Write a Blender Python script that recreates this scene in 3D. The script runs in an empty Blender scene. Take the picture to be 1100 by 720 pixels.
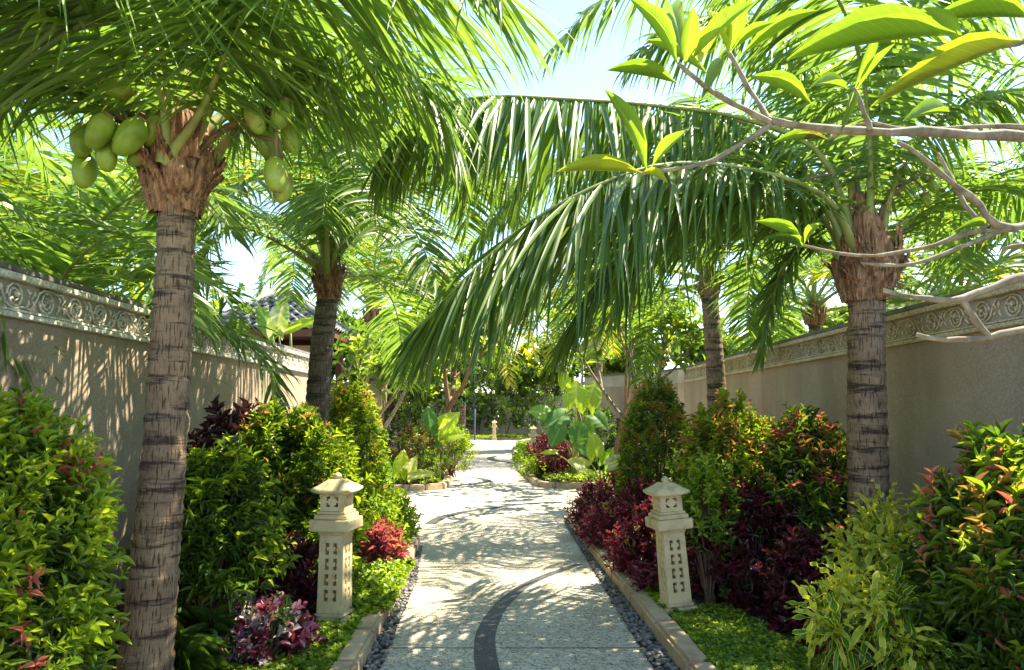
import bpy, bmesh, math, random
import numpy as np
from mathutils import Vector, Matrix, noise
random.seed(7); RNG = np.random.default_rng(7)
R = math.radians
S = bpy.context.scene
# ------------------------------------------------------------------ camera, world, sun, exposure
PITCH = math.atan(81/800.0); CAMZ = 1.6
cd = bpy.data.cameras.new('camera'); cam = bpy.data.objects.new('camera', cd); S.collection.objects.link(cam)
cam.location = (0, 0, CAMZ); cam.rotation_euler = (math.pi/2+PITCH, 0, 0)
cd.lens = 800/1100*36; cd.sensor_width = 36; cd.clip_end = 2000; cd.clip_start = .05
S.camera = cam
SUN = Vector((0.55, 0.30, 1.0)).normalized()
SUN_EL = math.asin(SUN.z); SUN_AZ = math.atan2(SUN.x, SUN.y)
w = bpy.data.worlds.new('World'); S.world = w; w.use_nodes = True
wt = w.node_tree; bg = wt.nodes['Background']
sky = wt.nodes.new('ShaderNodeTexSky'); sky.sky_type = 'NISHITA'; sky.sun_disc = False
sky.sun_elevation = SUN_EL; sky.sun_rotation = SUN_AZ; sky.air_density = 1.0; sky.dust_density = .15; sky.ozone_density = 4.5
tcw=wt.nodes.new('ShaderNodeTexCoord'); cn=wt.nodes.new('ShaderNodeTexNoise'); cn.inputs['Scale'].default_value=2.2; cn.inputs['Detail'].default_value=9; cn.inputs['Roughness'].default_value=.6
wt.links.new(tcw.outputs['Generated'],cn.inputs['Vector']); crp=wt.nodes.new('ShaderNodeValToRGB'); crp.color_ramp.elements[0].position=.58; crp.color_ramp.elements[1].position=.85; crp.color_ramp.elements[1].color=(.8,.8,.8,1)
wt.links.new(cn.outputs[0],crp.inputs[0]); cm=wt.nodes.new('ShaderNodeMix'); cm.data_type='RGBA'; wt.links.new(crp.outputs[0],cm.inputs[0]); wt.links.new(sky.outputs[0],cm.inputs[6]); cm.inputs[7].default_value=(5.0,4.9,4.6,1)
wt.links.new(cm.outputs[2], bg.inputs[0]); bg.inputs[1].default_value = 0.142
sl = bpy.data.lights.new('sun', 'SUN'); sl.energy = 5.0; sl.angle = R(.55); sl.color = (1, .93, .78)
so = bpy.data.objects.new('sun', sl); S.collection.objects.link(so)
so.rotation_euler = SUN.to_track_quat('Z', 'Y').to_euler(); so.location = (5, 5, 20)
S.view_settings.view_transform = 'Standard'; S.view_settings.look = 'None'; S.view_settings.gamma = 1
S.view_settings.exposure = 1.92
S.view_settings.use_white_balance = True; S.view_settings.white_balance_temperature = 7200; S.view_settings.white_balance_tint = 10
S.render.engine = 'CYCLES'
S.cycles.max_bounces = 8; S.cycles.transmission_bounces = 6; S.cycles.diffuse_bounces = 5

# ------------------------------------------------------------------ helpers
def ray(px, py):
    f = Vector((0, math.cos(PITCH), math.sin(PITCH))); u = Vector((0, -math.sin(PITCH), math.cos(PITCH)))
    return Vector((1, 0, 0))*((px-550)/800) + u*((360-py)/800) + f
def W(px, py, Y):                       # a photo pixel at ground distance Y
    r = ray(px, py); return Vector((0, 0, CAMZ)) + r*(Y/r.y)
def G(px, py, z=0.0):                   # a photo pixel on the plane of height z
    r = ray(px, py); return Vector((0, 0, CAMZ)) + r*((z-CAMZ)/r.z)
def tag(o, label=None, cat=None, group=None, kind=None):
    if label: o['label'] = label
    if cat: o['category'] = cat
    if group: o['group'] = group
    if kind: o['kind'] = kind
    return o
def thing(name, loc, label, cat, group=None, rz=0):
    o = bpy.data.objects.new(name, None); S.collection.objects.link(o); o.location = loc; o.rotation_euler.z = rz
    o.empty_display_size = .1
    return tag(o, label, cat, group)
def link(name, me, parent=None, mats=(), smooth=False, world=True):
    """world=True: mesh is in world coordinates; make it local to the parent's base."""
    o = bpy.data.objects.new(name, me); S.collection.objects.link(o)
    for m in mats: me.materials.append(m)
    if smooth: me.polygons.foreach_set('use_smooth', [True]*len(me.polygons))
    if parent is not None:
        o.parent = parent
        if world:
            p = parent; M = Matrix.Identity(4)
            while p is not None:
                M = Matrix.LocRotScale(p.location, p.rotation_euler, p.scale) @ M; p = p.parent
            me.transform(M.inverted())
    return o
class Q:
    """accumulates quads with uv"""
    def __init__(s): s.V=[]; s.F=[]; s.U=[]; s.M=[]; s.n=0
    def add(s, V, F, U=None, m=0):
        V = np.asarray(V, float).reshape(-1,3); F = np.asarray(F, int).reshape(-1,4)
        s.V.append(V); s.F.append(F+s.n); s.n += len(V)
        s.U.append(np.zeros((len(V),2)) if U is None else np.asarray(U,float)); s.M.append(np.full(len(F), m) if np.isscalar(m) else np.asarray(m))
    def mesh(s, name):
        V=np.concatenate(s.V); F=np.concatenate(s.F); U=np.concatenate(s.U); M=np.concatenate(s.M)
        me=bpy.data.meshes.new(name); me.vertices.add(len(V)); me.vertices.foreach_set('co', V.ravel())
        me.loops.add(F.size); me.loops.foreach_set('vertex_index', F.ravel().astype(np.int32))
        me.polygons.add(len(F)); me.polygons.foreach_set('loop_start', np.arange(0,F.size,4,dtype=np.int32))
        try: me.polygons.foreach_set('loop_total', np.full(len(F),4,dtype=np.int32))
        except Exception: pass
        me.polygons.foreach_set('material_index', M.astype(np.int32))
        uv=me.uv_layers.new(name='UVMap'); uv.data.foreach_set('uv', U[F.ravel()].ravel())
        me.update(); me.validate(); return me
    def build(s, name, parent, mats, smooth=True):
        return link(name, s.mesh(name), parent, mats, smooth)
def nrm(a): return a/np.maximum(np.linalg.norm(a,axis=-1,keepdims=True),1e-9)
def leaf_tpl(prof, fold=.12, curl=.15):
    """strip template, two quads across; prof=[(y, halfwidth)...]"""
    V=[];U=[]
    n=len(prof)
    for (y,h) in prof:
        z=-curl*y*y
        for sx in (-1,0,1):
            V.append((sx*h, y, z+(fold*h if sx else 0)*2)); U.append((sx*h*.5/max(p[1] for p in prof)+.5, y))
    F=[]
    for i in range(n-1):
        a=i*3; F += [(a,a+1,a+4,a+3),(a+1,a+2,a+5,a+4)]
    return np.array(V),np.array(F),np.array(U)
T_LANCE=leaf_tpl([(0,.03),(.25,.75),(.5,1.),(.78,.6),(1,.02)],.15,.2)
T_OVAL=leaf_tpl([(0,.05),(.2,.8),(.55,1.),(.85,.65),(1,.06)],.12,.2)
T_SMALL=leaf_tpl([(0,.1),(.5,1.),(1,.05)],.15,.15)
T_WAVY=leaf_tpl([(0,.25),(.2,.9),(.35,.6),(.5,1.1),(.65,.7),(.8,1.1),(1,.2)],.25,.35)
def scatter(q, tpl, P, D, U, L, Wd, m=0):
    V,F,T = tpl; n=len(P)
    D=nrm(D); X=nrm(np.cross(D,U)); Z=np.cross(X,D)
    L=np.broadcast_to(L,(n,)); Wd=np.broadcast_to(Wd,(n,))
    A = P[:,None,:] + X[:,None,:]*(V[None,:,0,None]*Wd[:,None,None]) + D[:,None,:]*(V[None,:,1,None]*L[:,None,None]) + Z[:,None,:]*(V[None,:,2,None]*L[:,None,None])
    k=len(V); FF=(F[None]+ (np.arange(n)*k)[:,None,None]).reshape(-1,4)
    mm = np.repeat(m, len(F)) if not np.isscalar(m) else m
    q.add(A.reshape(-1,3), FF, np.tile(T,(n,1)), mm)
def tube(q, pts, rad, sides=8, m=0, cap=True, jitter=0):
    pts=[Vector(p) for p in pts]; n=len(pts)
    if np.isscalar(rad): rad=[rad]*n
    V=[];U=[];prev=None; d=0
    for i,p in enumerate(pts):
        t=(pts[min(i+1,n-1)]-pts[max(i-1,0)]).normalized()
        a = prev if prev is not None else (Vector((1,0,0)) if abs(t.x)<.8 else Vector((0,1,0)))
        b=t.cross(a).normalized(); a=b.cross(t).normalized(); prev=a
        if i: d+=(pts[i]-pts[i-1]).length
        for k in range(sides):
            th=2*math.pi*k/sides; r=rad[i]*(1+jitter*(random.random()-.5))
            V.append(p+(a*math.cos(th)+b*math.sin(th))*r); U.append((k/sides,d))
    F=[]
    for i in range(n-1):
        for k in range(sides):
            k2=(k+1)%sides; F.append((i*sides+k,i*sides+k2,(i+1)*sides+k2,(i+1)*sides+k))
    if cap:
        V.append(pts[-1]+ (pts[-1]-pts[-2]).normalized()*rad[-1]*.5); U.append((.5,d)); c=len(V)-1; b0=(n-1)*sides
        for k in range(0,sides,2): F.append((b0+k,b0+(k+1)%sides,b0+(k+2)%sides,c))
    q.add([tuple(v) for v in V],F,U,m)
def crom(P, n):
    P=[Vector(p) for p in P]; P=[P[0]*2-P[1]]+P+[P[-1]*2-P[-2]]; out=[]; m=len(P)-3
    for i in range(n+1):
        t=i/n*m; k=min(int(t),m-1); t-=k; a,b,c,d=P[k:k+4]
        out.append(.5*((2*b)+(c-a)*t+(2*a-5*b+4*c-d)*t*t+(3*b-a-3*c+d)*t**3))
    return out
def box(bm, c, s, rz=0, bevel=0):
    r=bmesh.ops.create_cube(bm,size=1); M=Matrix.Translation(c)@Matrix.Rotation(rz,4,'Z')@Matrix.Diagonal((*s,1))
    bmesh.ops.transform(bm,matrix=M,verts=r['verts'])
    if bevel: bmesh.ops.bevel(bm,geom=list({e for v in r['verts'] for e in v.link_edges}),offset=bevel,segments=2,affect='EDGES')
def fin(name, bm, parent, mats, smooth=False, world=True):
    me=bpy.data.meshes.new(name); bm.to_mesh(me); bm.free(); return link(name,me,parent,mats,smooth,world)
# ------------------------------------------------------------------ materials
def nt(name):
    m=bpy.data.materials.new(name); m.use_nodes=True; t=m.node_tree; return m,t,t.nodes['Principled BSDF']
def N(t,typ,**kw):
    n=t.nodes.new('ShaderNode'+typ)
    for k,v in kw.items():
        if k[0]=='i' and k[1:].isdigit(): n.inputs[int(k[1:])].default_value=v
        elif k in n.inputs.keys(): n.inputs[k].default_value=v
        else: setattr(n,k,v)
    return n
def ramp(t, cols, pos=None):
    n=t.nodes.new('ShaderNodeValToRGB'); e=n.color_ramp.elements
    pos=pos or [i/(len(cols)-1) for i in range(len(cols))]
    while len(e)<len(cols): e.new(.5)
    for el,c,p in zip(e,cols,pos): el.position=p; el.color=(*c,1)
    return n
def mixc(t, fac, a, b, mode='MIX'):
    n=t.nodes.new('ShaderNodeMix'); n.data_type='RGBA'; n.blend_type=mode
    for s,v in ((0,fac),(6,a),(7,b)):
        if hasattr(v,'is_linked'): t.links.new(v,n.inputs[s])
        else: n.inputs[s].default_value = v if s==0 else (*v,1)
    return n.outputs[2]
def math_(t, op, a, b=0.0):
    n=t.nodes.new('ShaderNodeMath'); n.operation=op
    for s,v in ((0,a),(1,b)):
        if hasattr(v,'is_linked'): t.links.new(v,n.inputs[s])
        else: n.inputs[s].default_value=v
    return n.outputs[0]
def bump(t, p, h, s=.3, d=.01):
    b=N(t,'Bump',Strength=s,Distance=d); t.links.new(h,b.inputs['Height']); t.links.new(b.outputs[0],p.inputs['Normal'])
def leafmat(name, cols, trans=1.6, tf=.45, rough=.4, rib=None, veins=False, edge=None, blotch=None, spec=.5, bpos=(.5,.62)):
    m,t,p=nt(name); L=t.links
    g=N(t,'NewGeometry'); r=ramp(t,cols); L.new(g.outputs['Random Per Island'],r.inputs[0]); col=r.outputs[0]
    uv=N(t,'UVMap'); sx=N(t,'SeparateXYZ'); L.new(uv.outputs[0],sx.inputs[0])
    ax=math_(t,'ABSOLUTE',math_(t,'SUBTRACT',sx.outputs[0],.5))
    if blotch:
        nz=N(t,'TexNoise',Scale=9.0); tc=N(t,'TexCoord'); L.new(tc.outputs['Object'],nz.inputs['Vector'])
        rr=ramp(t,[(0,0,0),(1,1,1)],list(bpos)); L.new(nz.outputs[0],rr.inputs[0]); col=mixc(t,rr.outputs[0],col,blotch)
    if edge:
        rr=ramp(t,[(0,0,0),(1,1,1)],[.37,.41]); L.new(ax,rr.inputs[0]); col=mixc(t,rr.outputs[0],col,edge)
    if rib:
        f=math_(t,'LESS_THAN',ax,.035)
        if veins:
            v=math_(t,'FRACT',math_(t,'MULTIPLY',math_(t,'SUBTRACT',sx.outputs[1],math_(t,'MULTIPLY',ax,.7)),veins))
            f=math_(t,'MAXIMUM',f,math_(t,'MULTIPLY',math_(t,'LESS_THAN',v,.10),.6))
        col=mixc(t,math_(t,'MULTIPLY',f,.6),col,rib)
    L.new(col,p.inputs['Base Color']); p.inputs['Roughness'].default_value=rough; p.inputs['Specular IOR Level'].default_value=spec
    tr=N(t,'BsdfTranslucent'); tc=mixc(t,1.0,col,(min(trans*1.08,3),trans,trans*.6),'MULTIPLY'); L.new(tc,tr.inputs[0])
    mx=N(t,'MixShader',i0=tf); L.new(p.outputs[0],mx.inputs[1]); L.new(tr.outputs[0],mx.inputs[2])
    L.new(mx.outputs[0],t.nodes['Material Output'].inputs[0]); return m
def noisemat(name, cols, scale=5, detail=8, rough=.8, bs=.3, bd=.01, pos=None, stretch=None, fine=None):
    m,t,p=nt(name); L=t.links; tc=N(t,'TexCoord'); mp=N(t,'Mapping'); L.new(tc.outputs['Object'],mp.inputs[0])
    if stretch: mp.inputs['Scale'].default_value=stretch
    n=N(t,'TexNoise',Scale=scale,Detail=detail,Roughness=.65); L.new(mp.outputs[0],n.inputs['Vector'])
    r=ramp(t,cols,pos or [.3+.4*i/(len(cols)-1) for i in range(len(cols))]); L.new(n.outputs[0],r.inputs[0]); col=r.outputs[0]
    h=n.outputs[0]
    if fine:
        n2=N(t,'TexNoise',Scale=fine,Detail=4); L.new(mp.outputs[0],n2.inputs['Vector'])
        r2=ramp(t,[(.6,.6,.6),(1.25,1.25,1.25)],[.35,.65]); L.new(n2.outputs[0],r2.inputs[0]); col=mixc(t,1.0,col,r2.outputs[0],'MULTIPLY')
        h=n2.outputs[0]
    L.new(col,p.inputs['Base Color']); p.inputs['Roughness'].default_value=rough; bump(t,p,h,bs,bd); return m
M={}
M['palm']=leafmat('palm_leaflet',[(.07,.14,.03),(.10,.19,.035),(.15,.25,.045),(.08,.15,.03)],2.3,.42,.36)
M['palm_y']=leafmat('palm_leaflet_yellow',[(.16,.25,.02),(.30,.33,.02),(.42,.34,.02),(.14,.24,.03)],2.0,.5,.4)
M['palm_d']=leafmat('palm_leaflet_dark',[(.06,.125,.025),(.085,.165,.025),(.13,.22,.03),(.07,.14,.03)],2.1,.38,.36)
M['rachis']=noisemat('palm_rachis',[(.14,.2,.04),(.25,.30,.07)],6,4,.45,.1)
M['petiole']=noisemat('palm_petiole',[(.17,.17,.05),(.27,.30,.08),(.19,.26,.05)],4,6,.5,.15,stretch=(1,1,.4))
M['fibre']=noisemat('palm_fibre',[(.06,.025,.012),(.20,.09,.04),(.44,.25,.13),(.12,.05,.025)],34,12,.9,1.,.03,stretch=(1,1,.16),fine=60)
M['deadstalk']=noisemat('dry_stalk',[(.12,.08,.04),(.3,.22,.12)],10,6,.9,.4)
def coconutmat():
    m,t,p=nt('green_coconut'); L=t.links; tc=N(t,'TexCoord'); n=N(t,'TexNoise',Scale=5.,Detail=6.); L.new(tc.outputs['Object'],n.inputs['Vector'])
    r=ramp(t,[(.12,.2,.02),(.22,.36,.035),(.28,.38,.05),(.20,.13,.04)],[.3,.47,.60,.70]); L.new(n.outputs[0],r.inputs[0]); L.new(r.outputs[0],p.inputs['Base Color']); p.inputs['Roughness'].default_value=.38
    return m
M['coconut']=coconutmat()
def trunkmat(name, a, b, dark, ringscale=19.):
    m,t,p=nt(name); L=t.links; tc=N(t,'TexCoord'); ob=tc.outputs['Object']
    uv=N(t,'UVMap')
    n1=N(t,'TexNoise',Scale=7.,Detail=8.,Roughness=.7); L.new(ob,n1.inputs['Vector'])
    r1=ramp(t,[a,b],[.32,.68]); L.new(n1.outputs[0],r1.inputs[0])
    mp=N(t,'Mapping'); L.new(ob,mp.inputs[0]); mp.inputs['Scale'].default_value=(2.6,2.6,21)
    n2=N(t,'TexNoise',Scale=1.,Detail=8.,Roughness=.7); L.new(mp.outputs[0],n2.inputs['Vector'])
    r2=ramp(t,[(0,0,0),(1,1,1)],[.51,.60]); L.new(n2.outputs[0],r2.inputs[0])
    c=mixc(t,math_(t,'MULTIPLY',r2.outputs[0],.9),r1.outputs[0],dark)
    mp3=N(t,'Mapping'); L.new(uv.outputs[0],mp3.inputs[0]); mp3.inputs['Scale'].default_value=(70,11,1)
    n3=N(t,'TexNoise',Scale=1.,Detail=4.); L.new(mp3.outputs[0],n3.inputs['Vector'])
    r3=ramp(t,[(.3,.25,.2),(1,1,1)],[.38,.46]); L.new(n3.outputs[0],r3.inputs[0])
    c=mixc(t,1.,c,r3.outputs[0],'MULTIPLY')
    L.new(c,p.inputs['Base Color']); p.inputs['Roughness'].default_value=.9
    h=math_(t,'SUBTRACT',n3.outputs[0],math_(t,'MULTIPLY',n2.outputs[0],1.5)); bump(t,p,h,.8,.012); return m
M['trunk']=trunkmat('palm_trunk_bark',(.17,.11,.065),(.37,.26,.16),(.035,.022,.014))
M['trunk_dk']=trunkmat('dark_palm_bark',(.10,.075,.055),(.2,.155,.12),(.035,.028,.02))
def wallmat(name,c1,c2):
    m,t,p=nt(name); L=t.links; tc=N(t,'TexCoord'); ob=tc.outputs['Object']
    n=N(t,'TexNoise',Scale=1.1,Detail=7.,Roughness=.6); L.new(ob,n.inputs['Vector'])
    r=ramp(t,[c1,c2],[.32,.68]); L.new(n.outputs[0],r.inputs[0])
    f=N(t,'TexNoise',Scale=70.,Detail=5.,Roughness=.7); L.new(ob,f.inputs['Vector'])
    r2=ramp(t,[(.72,.72,.72),(1.15,1.15,1.15)],[.35,.65]); L.new(f.outputs[0],r2.inputs[0])
    c=mixc(t,1.,r.outputs[0],r2.outputs[0],'MULTIPLY')
    mp=N(t,'Mapping'); L.new(ob,mp.inputs[0]); mp.inputs['Scale'].default_value=(2.3,2.3,.5)
    s=N(t,'TexNoise',Scale=1.,Detail=6.); L.new(mp.outputs[0],s.inputs['Vector'])
    r3=ramp(t,[(.55,.53,.48),(1,1,1)],[.38,.55]); L.new(s.outputs[0],r3.inputs[0]); c=mixc(t,.35,c,mixc(t,1.,c,r3.outputs[0],'MULTIPLY'))
    L.new(c,p.inputs['Base Color']); p.inputs['Roughness'].default_value=.92; bump(t,p,f.outputs[0],.55,.012); return m
M['wall']=wallmat('taupe_stucco',(.40,.305,.215),(.49,.385,.28))
M['wall_pink']=wallmat('rosy_stucco',(.34,.22,.15),(.42,.28,.2))
M['frieze']=noisemat('frieze_stone_sun_tint',[(.5,.46,.38),(.74,.70,.60),(.84,.80,.70)],4,8,.85,.4,.008,fine=60)  # stone colour raised towards white to stand in for sun that fronds block
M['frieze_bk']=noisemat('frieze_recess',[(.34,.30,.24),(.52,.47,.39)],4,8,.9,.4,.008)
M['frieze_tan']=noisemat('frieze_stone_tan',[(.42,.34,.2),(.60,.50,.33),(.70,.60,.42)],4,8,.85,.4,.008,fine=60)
M['coping']=noisemat('grey_coping',[(.10,.095,.085),(.22,.21,.19)],9,6,.9,.4)
M['lime']=noisemat('carved_limestone',[(.54,.42,.22),(.64,.52,.29),(.70,.60,.37)],4,6,.85,.15,.003)
def lichen():
    m=M['lime']; t=m.node_tree; p=t.nodes['Principled BSDF']; L=t.links
    src=p.inputs['Base Color'].links[0].from_socket
    tc=N(t,'TexCoord'); n=N(t,'TexNoise',Scale=3.5,Detail=9.,Roughness=.7); L.new(tc.outputs['Object'],n.inputs['Vector'])
    r=ramp(t,[(0,0,0),(1,1,1)],[.50,.62]); L.new(n.outputs[0],r.inputs[0])
    L.new(mixc(t,math_(t,'MULTIPLY',r.outputs[0],.65),src,(.27,.23,.12)),p.inputs['Base Color'])
lichen()
M['kerb']=noisemat('sandstone_kerb',[(.30,.21,.12),(.44,.33,.20),(.54,.43,.29)],4,7,.85,.2,.005)
M['soil']=noisemat('bed_soil',[(.028,.018,.012),(.075,.05,.032)],12,8,1,.8,.03)
M['ground']=noisemat('outer_ground',[(.05,.07,.025),(.12,.10,.05)],3,8,1,.5,.03)
def pathmat():
    m,t,p=nt('exposed_aggregate'); L=t.links; tc=N(t,'TexCoord'); ob=tc.outputs['Object']
    v=N(t,'TexVoronoi',Scale=85.); L.new(ob,v.inputs['Vector'])
    sp=N(t,'SeparateColor'); L.new(v.outputs['Color'],sp.inputs[0])
    r=ramp(t,[(.16,.14,.11),(.36,.32,.245),(.52,.47,.375),(.61,.56,.45)],[.05,.2,.5,.9]); L.new(sp.outputs[0],r.inputs[0])
    n=N(t,'TexNoise',Scale=1.3,Detail=8.,Roughness=.65); L.new(ob,n.inputs['Vector'])
    r2=ramp(t,[(.78,.77,.74),(1.1,1.1,1.08)],[.35,.62]); L.new(n.outputs[0],r2.inputs[0])
    c=mixc(t,1.,r.outputs[0],r2.outputs[0],'MULTIPLY')
    # old water stains
    n3=N(t,'TexNoise',Scale=14.,Detail=6.,Roughness=.75); L.new(ob,n3.inputs['Vector'])
    r3=ramp(t,[(.82,.81,.78),(1.05,1.05,1.05)],[.42,.55]); L.new(n3.outputs[0],r3.inputs[0]); c=mixc(t,1.,c,r3.outputs[0],'MULTIPLY')
    # saw-cut joints across the path
    sx=N(t,'SeparateXYZ'); L.new(ob,sx.inputs[0])
    a=math_(t,'ABSOLUTE',math_(t,'SUBTRACT',math_(t,'FRACT',math_(t,'DIVIDE',math_(t,'SUBTRACT',sx.outputs[1],3.93),2.6)),.5))
    j=math_(t,'LESS_THAN',a,.0036)
    c=mixc(t,math_(t,'MULTIPLY',j,.95),c,(.035,.03,.025))
    L.new(c,p.inputs['Base Color']); p.inputs['Roughness'].default_value=.85
    bump(t,p,v.outputs['Distance'],.5,.006); return m
M['path']=pathmat()
def bandmat():
    m,t,p=nt('dark_pebble_inlay'); L=t.links; tc=N(t,'TexCoord'); v=N(t,'TexVoronoi',Scale=110.); L.new(tc.outputs['Object'],v.inputs['Vector'])
    sp=N(t,'SeparateColor'); L.new(v.outputs['Color'],sp.inputs[0]); r=ramp(t,[(.018,.018,.02),(.035,.036,.04),(.10,.10,.10)],[0,.6,1]); L.new(sp.outputs[0],r.inputs[0])
    L.new(r.outputs[0],p.inputs['Base Color']); p.inputs['Roughness'].default_value=.6; bump(t,p,v.outputs['Distance'],.6,.006); return m
M['band']=bandmat()
def pebmat():
    m,t,p=nt('grey_pebbles'); g=N(t,'NewGeometry'); r=ramp(t,[(.045,.045,.045),(.11,.105,.10),(.2,.19,.17),(.09,.085,.08)]); t.links.new(g.outputs['Random Per Island'],r.inputs[0]); t.links.new(r.outputs[0],p.inputs['Base Color']); p.inputs['Roughness'].default_value=.6; return m
M['pebble']=pebmat()
M['bark']=noisemat('pale_frangipani_bark',[(.10,.08,.05),(.23,.19,.125),(.38,.33,.24)],22,10,.85,.5,.01,stretch=(1,1,.6))
M['bark_br']=noisemat('brown_bark',[(.14,.07,.035),(.30,.17,.09)],7,8,.9,.5,.01)
M['bark_dk']=noisemat('dark_bark',[(.05,.04,.03),(.13,.1,.075)],7,8,.9,.5,.01)
M['twig']=noisemat('shrub_stem',[(.08,.05,.03),(.18,.11,.07)],12,5,.9,.4)
M['rtile']=noisemat('grey_roof_tile',[(.13,.13,.13),(.26,.26,.25),(.34,.34,.33)],3,8,.7,.3,.01,fine=20)
M['timber']=noisemat('red_brown_timber',[(.10,.03,.015),(.2,.07,.035)],5,6,.6,.2,stretch=(1,1,.3))
M['bluepost']=noisemat('blue_grey_paint',[(.04,.055,.08),(.07,.085,.12)],6,4,.5,.1)
# leaves of shrubs
M['lime_leaf']=leafmat('lime_shoots',[(.16,.27,.02),(.24,.36,.025),(.32,.42,.04)],1.7,.42,.42)
M['mid_leaf']=leafmat('mid_green_leaf',[(.06,.13,.015),(.10,.19,.02),(.14,.24,.03)],1.8,.38,.38)
M['dark_leaf']=leafmat('dark_green_leaf',[(.025,.06,.012),(.045,.09,.018),(.07,.13,.02)],1.8,.3,.33)
M['orange_leaf']=leafmat('copper_new_leaf',[(.34,.19,.05),(.40,.28,.06),(.42,.22,.10),(.30,.32,.05)],1.3,.4,.4)
M['pink_leaf']=leafmat('pink_new_leaf',[(.45,.12,.12),(.5,.2,.15),(.4,.08,.08)],1.3,.4,.4)
M['maroon_leaf']=leafmat('maroon_leaf',[(.08,.010,.02),(.15,.018,.04),(.21,.03,.065),(.06,.012,.018)],1.7,.35,.38)
M['maroon_dk']=leafmat('dark_maroon_leaf',[(.045,.012,.015),(.09,.018,.025),(.05,.03,.02)],1.7,.3,.4)
M['purple_dk']=leafmat('blackish_purple_leaf',[(.03,.012,.018),(.06,.02,.03)],1.4,.25,.35)
M['magenta_leaf']=leafmat('magenta_leaf',[(.4,.05,.16),(.5,.16,.24),(.28,.03,.1)],1.3,.35,.4)
M['silver_leaf']=leafmat('silver_violet_leaf',[(.35,.25,.28),(.42,.36,.36),(.25,.12,.17)],1.1,.3,.45)
M['croton']=leafmat('croton_leaf',[(.022,.09,.008),(.04,.14,.01),(.10,.23,.015)],1.8,.36,.55,edge=(.62,.60,.04))
M['croton_y']=leafmat('croton_yellow_leaf',[(.34,.42,.02),(.50,.52,.03),(.22,.36,.02)],1.4,.4,.38,edge=(.62,.62,.15))
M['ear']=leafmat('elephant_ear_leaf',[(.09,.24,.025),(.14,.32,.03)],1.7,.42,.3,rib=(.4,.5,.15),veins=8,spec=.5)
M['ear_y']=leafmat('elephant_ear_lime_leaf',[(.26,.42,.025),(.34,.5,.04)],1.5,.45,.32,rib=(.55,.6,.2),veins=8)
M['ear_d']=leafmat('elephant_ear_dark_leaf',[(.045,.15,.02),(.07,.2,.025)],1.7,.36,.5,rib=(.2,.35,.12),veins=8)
M['ear_v']=leafmat('variegated_leaf',[(.3,.42,.08),(.4,.5,.12)],1.3,.4,.35,rib=(.6,.62,.4),blotch=(.65,.66,.45),veins=7)
M['frang']=leafmat('frangipani_leaf',[(.10,.22,.02),(.16,.29,.025),(.22,.33,.03)],1.7,.46,.42,rib=(.36,.45,.10),veins=14,blotch=(.12,.10,.03),bpos=(.66,.72))
M['frang_y']=leafmat('yellowing_frangipani_leaf',[(.24,.34,.03),(.34,.40,.03)],1.6,.46,.36,rib=(.6,.6,.2),veins=14)
M['stalk']=noisemat('green_stalk',[(.2,.27,.06),(.32,.38,.1)],6,4,.45,.1)
M['stalk_red']=noisemat('rosy_stalk',[(.35,.15,.06),(.3,.25,.06)],6,4,.45,.1)
M['lamp_dark']=noisemat('lantern_inside',[(.2,.17,.1),(.3,.26,.17)],6,4,.9,.1)
# ------------------------------------------------------------------ ground, path, beds
def sheet(name, pts, z, mat, kind='structure', thick=0):
    bm=bmesh.new(); vs=[bm.verts.new((p[0],p[1],z)) for p in pts]; f=bm.faces.new(vs)
    if f.normal.z<0: f.normal_flip()
    if thick:
        r=bmesh.ops.extrude_face_region(bm,geom=[f]); bmesh.ops.translate(bm,vec=(0,0,-thick),verts=[v for v in r['geom'] if isinstance(v,bmesh.types.BMVert)]); bmesh.ops.recalc_face_normals(bm,faces=bm.faces)
    o=fin(name,bm,None,[mat]); return tag(o,kind=kind)
sheet('ground',[(-150,-60),(150,-60),(150,300),(-150,300)],-.02,M['ground'])
sheet('path',[(-3.05,-1.5),(3.4,-1.5),(3.5,13),(7,13.1),(7,15.5),(3.6,15.7),(3.0,43),(-5.5,43),(-5.5,10),(-3.1,10)],0,M['path'])
def round_poly(P, r=.25, n=5):
    out=[]; m=len(P)
    for i in range(m):
        a,b,c=Vector(P[i-1]),Vector(P[i]),Vector(P[(i+1)%m]); 
        rr=min(r,(a-b).length*.45,(c-b).length*.45); p=b+(a-b).normalized()*rr; q=b+(c-b).normalized()*rr
        for k in range(n+1):
            t=k/n; out.append(tuple(p*(1-t)**2+b*2*t*(1-t)+q*t*t))
    return out
def kerb(line, wdt, label_blocks=.9, h=.125):
    """kerb stones swept along a polyline, with a joint every block"""
    P=[Vector((p[0],p[1],0)) for p in line]; bm=bmesh.new()
    seg=[]; 
    for i in range(len(P)-1):
        L=(P[i+1]-P[i]).length; n=max(1,round(L/label_blocks)); 
        for k in range(n): seg.append((P[i].lerp(P[i+1],k/n),P[i].lerp(P[i+1],(k+1)/n)))
    for a,b in seg:
        d=b-a; L=d.length; c=(a+b)/2; dz=random.uniform(-.004,.004)
        box(bm,(c.x+random.uniform(-.003,.003),c.y,h/2-.01+dz),(wdt*random.uniform(.97,1.03),max(L-.006,.02),h+.02),math.atan2(-d.x,d.y),.022 if L>.15 else .008)
    for v in bm.verts:
        nz=noise.noise(v.co*4)*.006; v.co+=Vector((nz,0,nz))
    o=fin('kerb',bm,None,[M['kerb']]); return tag(o,kind='structure')
KR=[(1.16,-1.2),(1.15,2.5),(1.12,4.6),(.97,8),(.86,10.7),(.90,11.2),(1.05,11.6),(1.35,11.85),(2.3,12.1),(3.45,12.3)]
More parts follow.
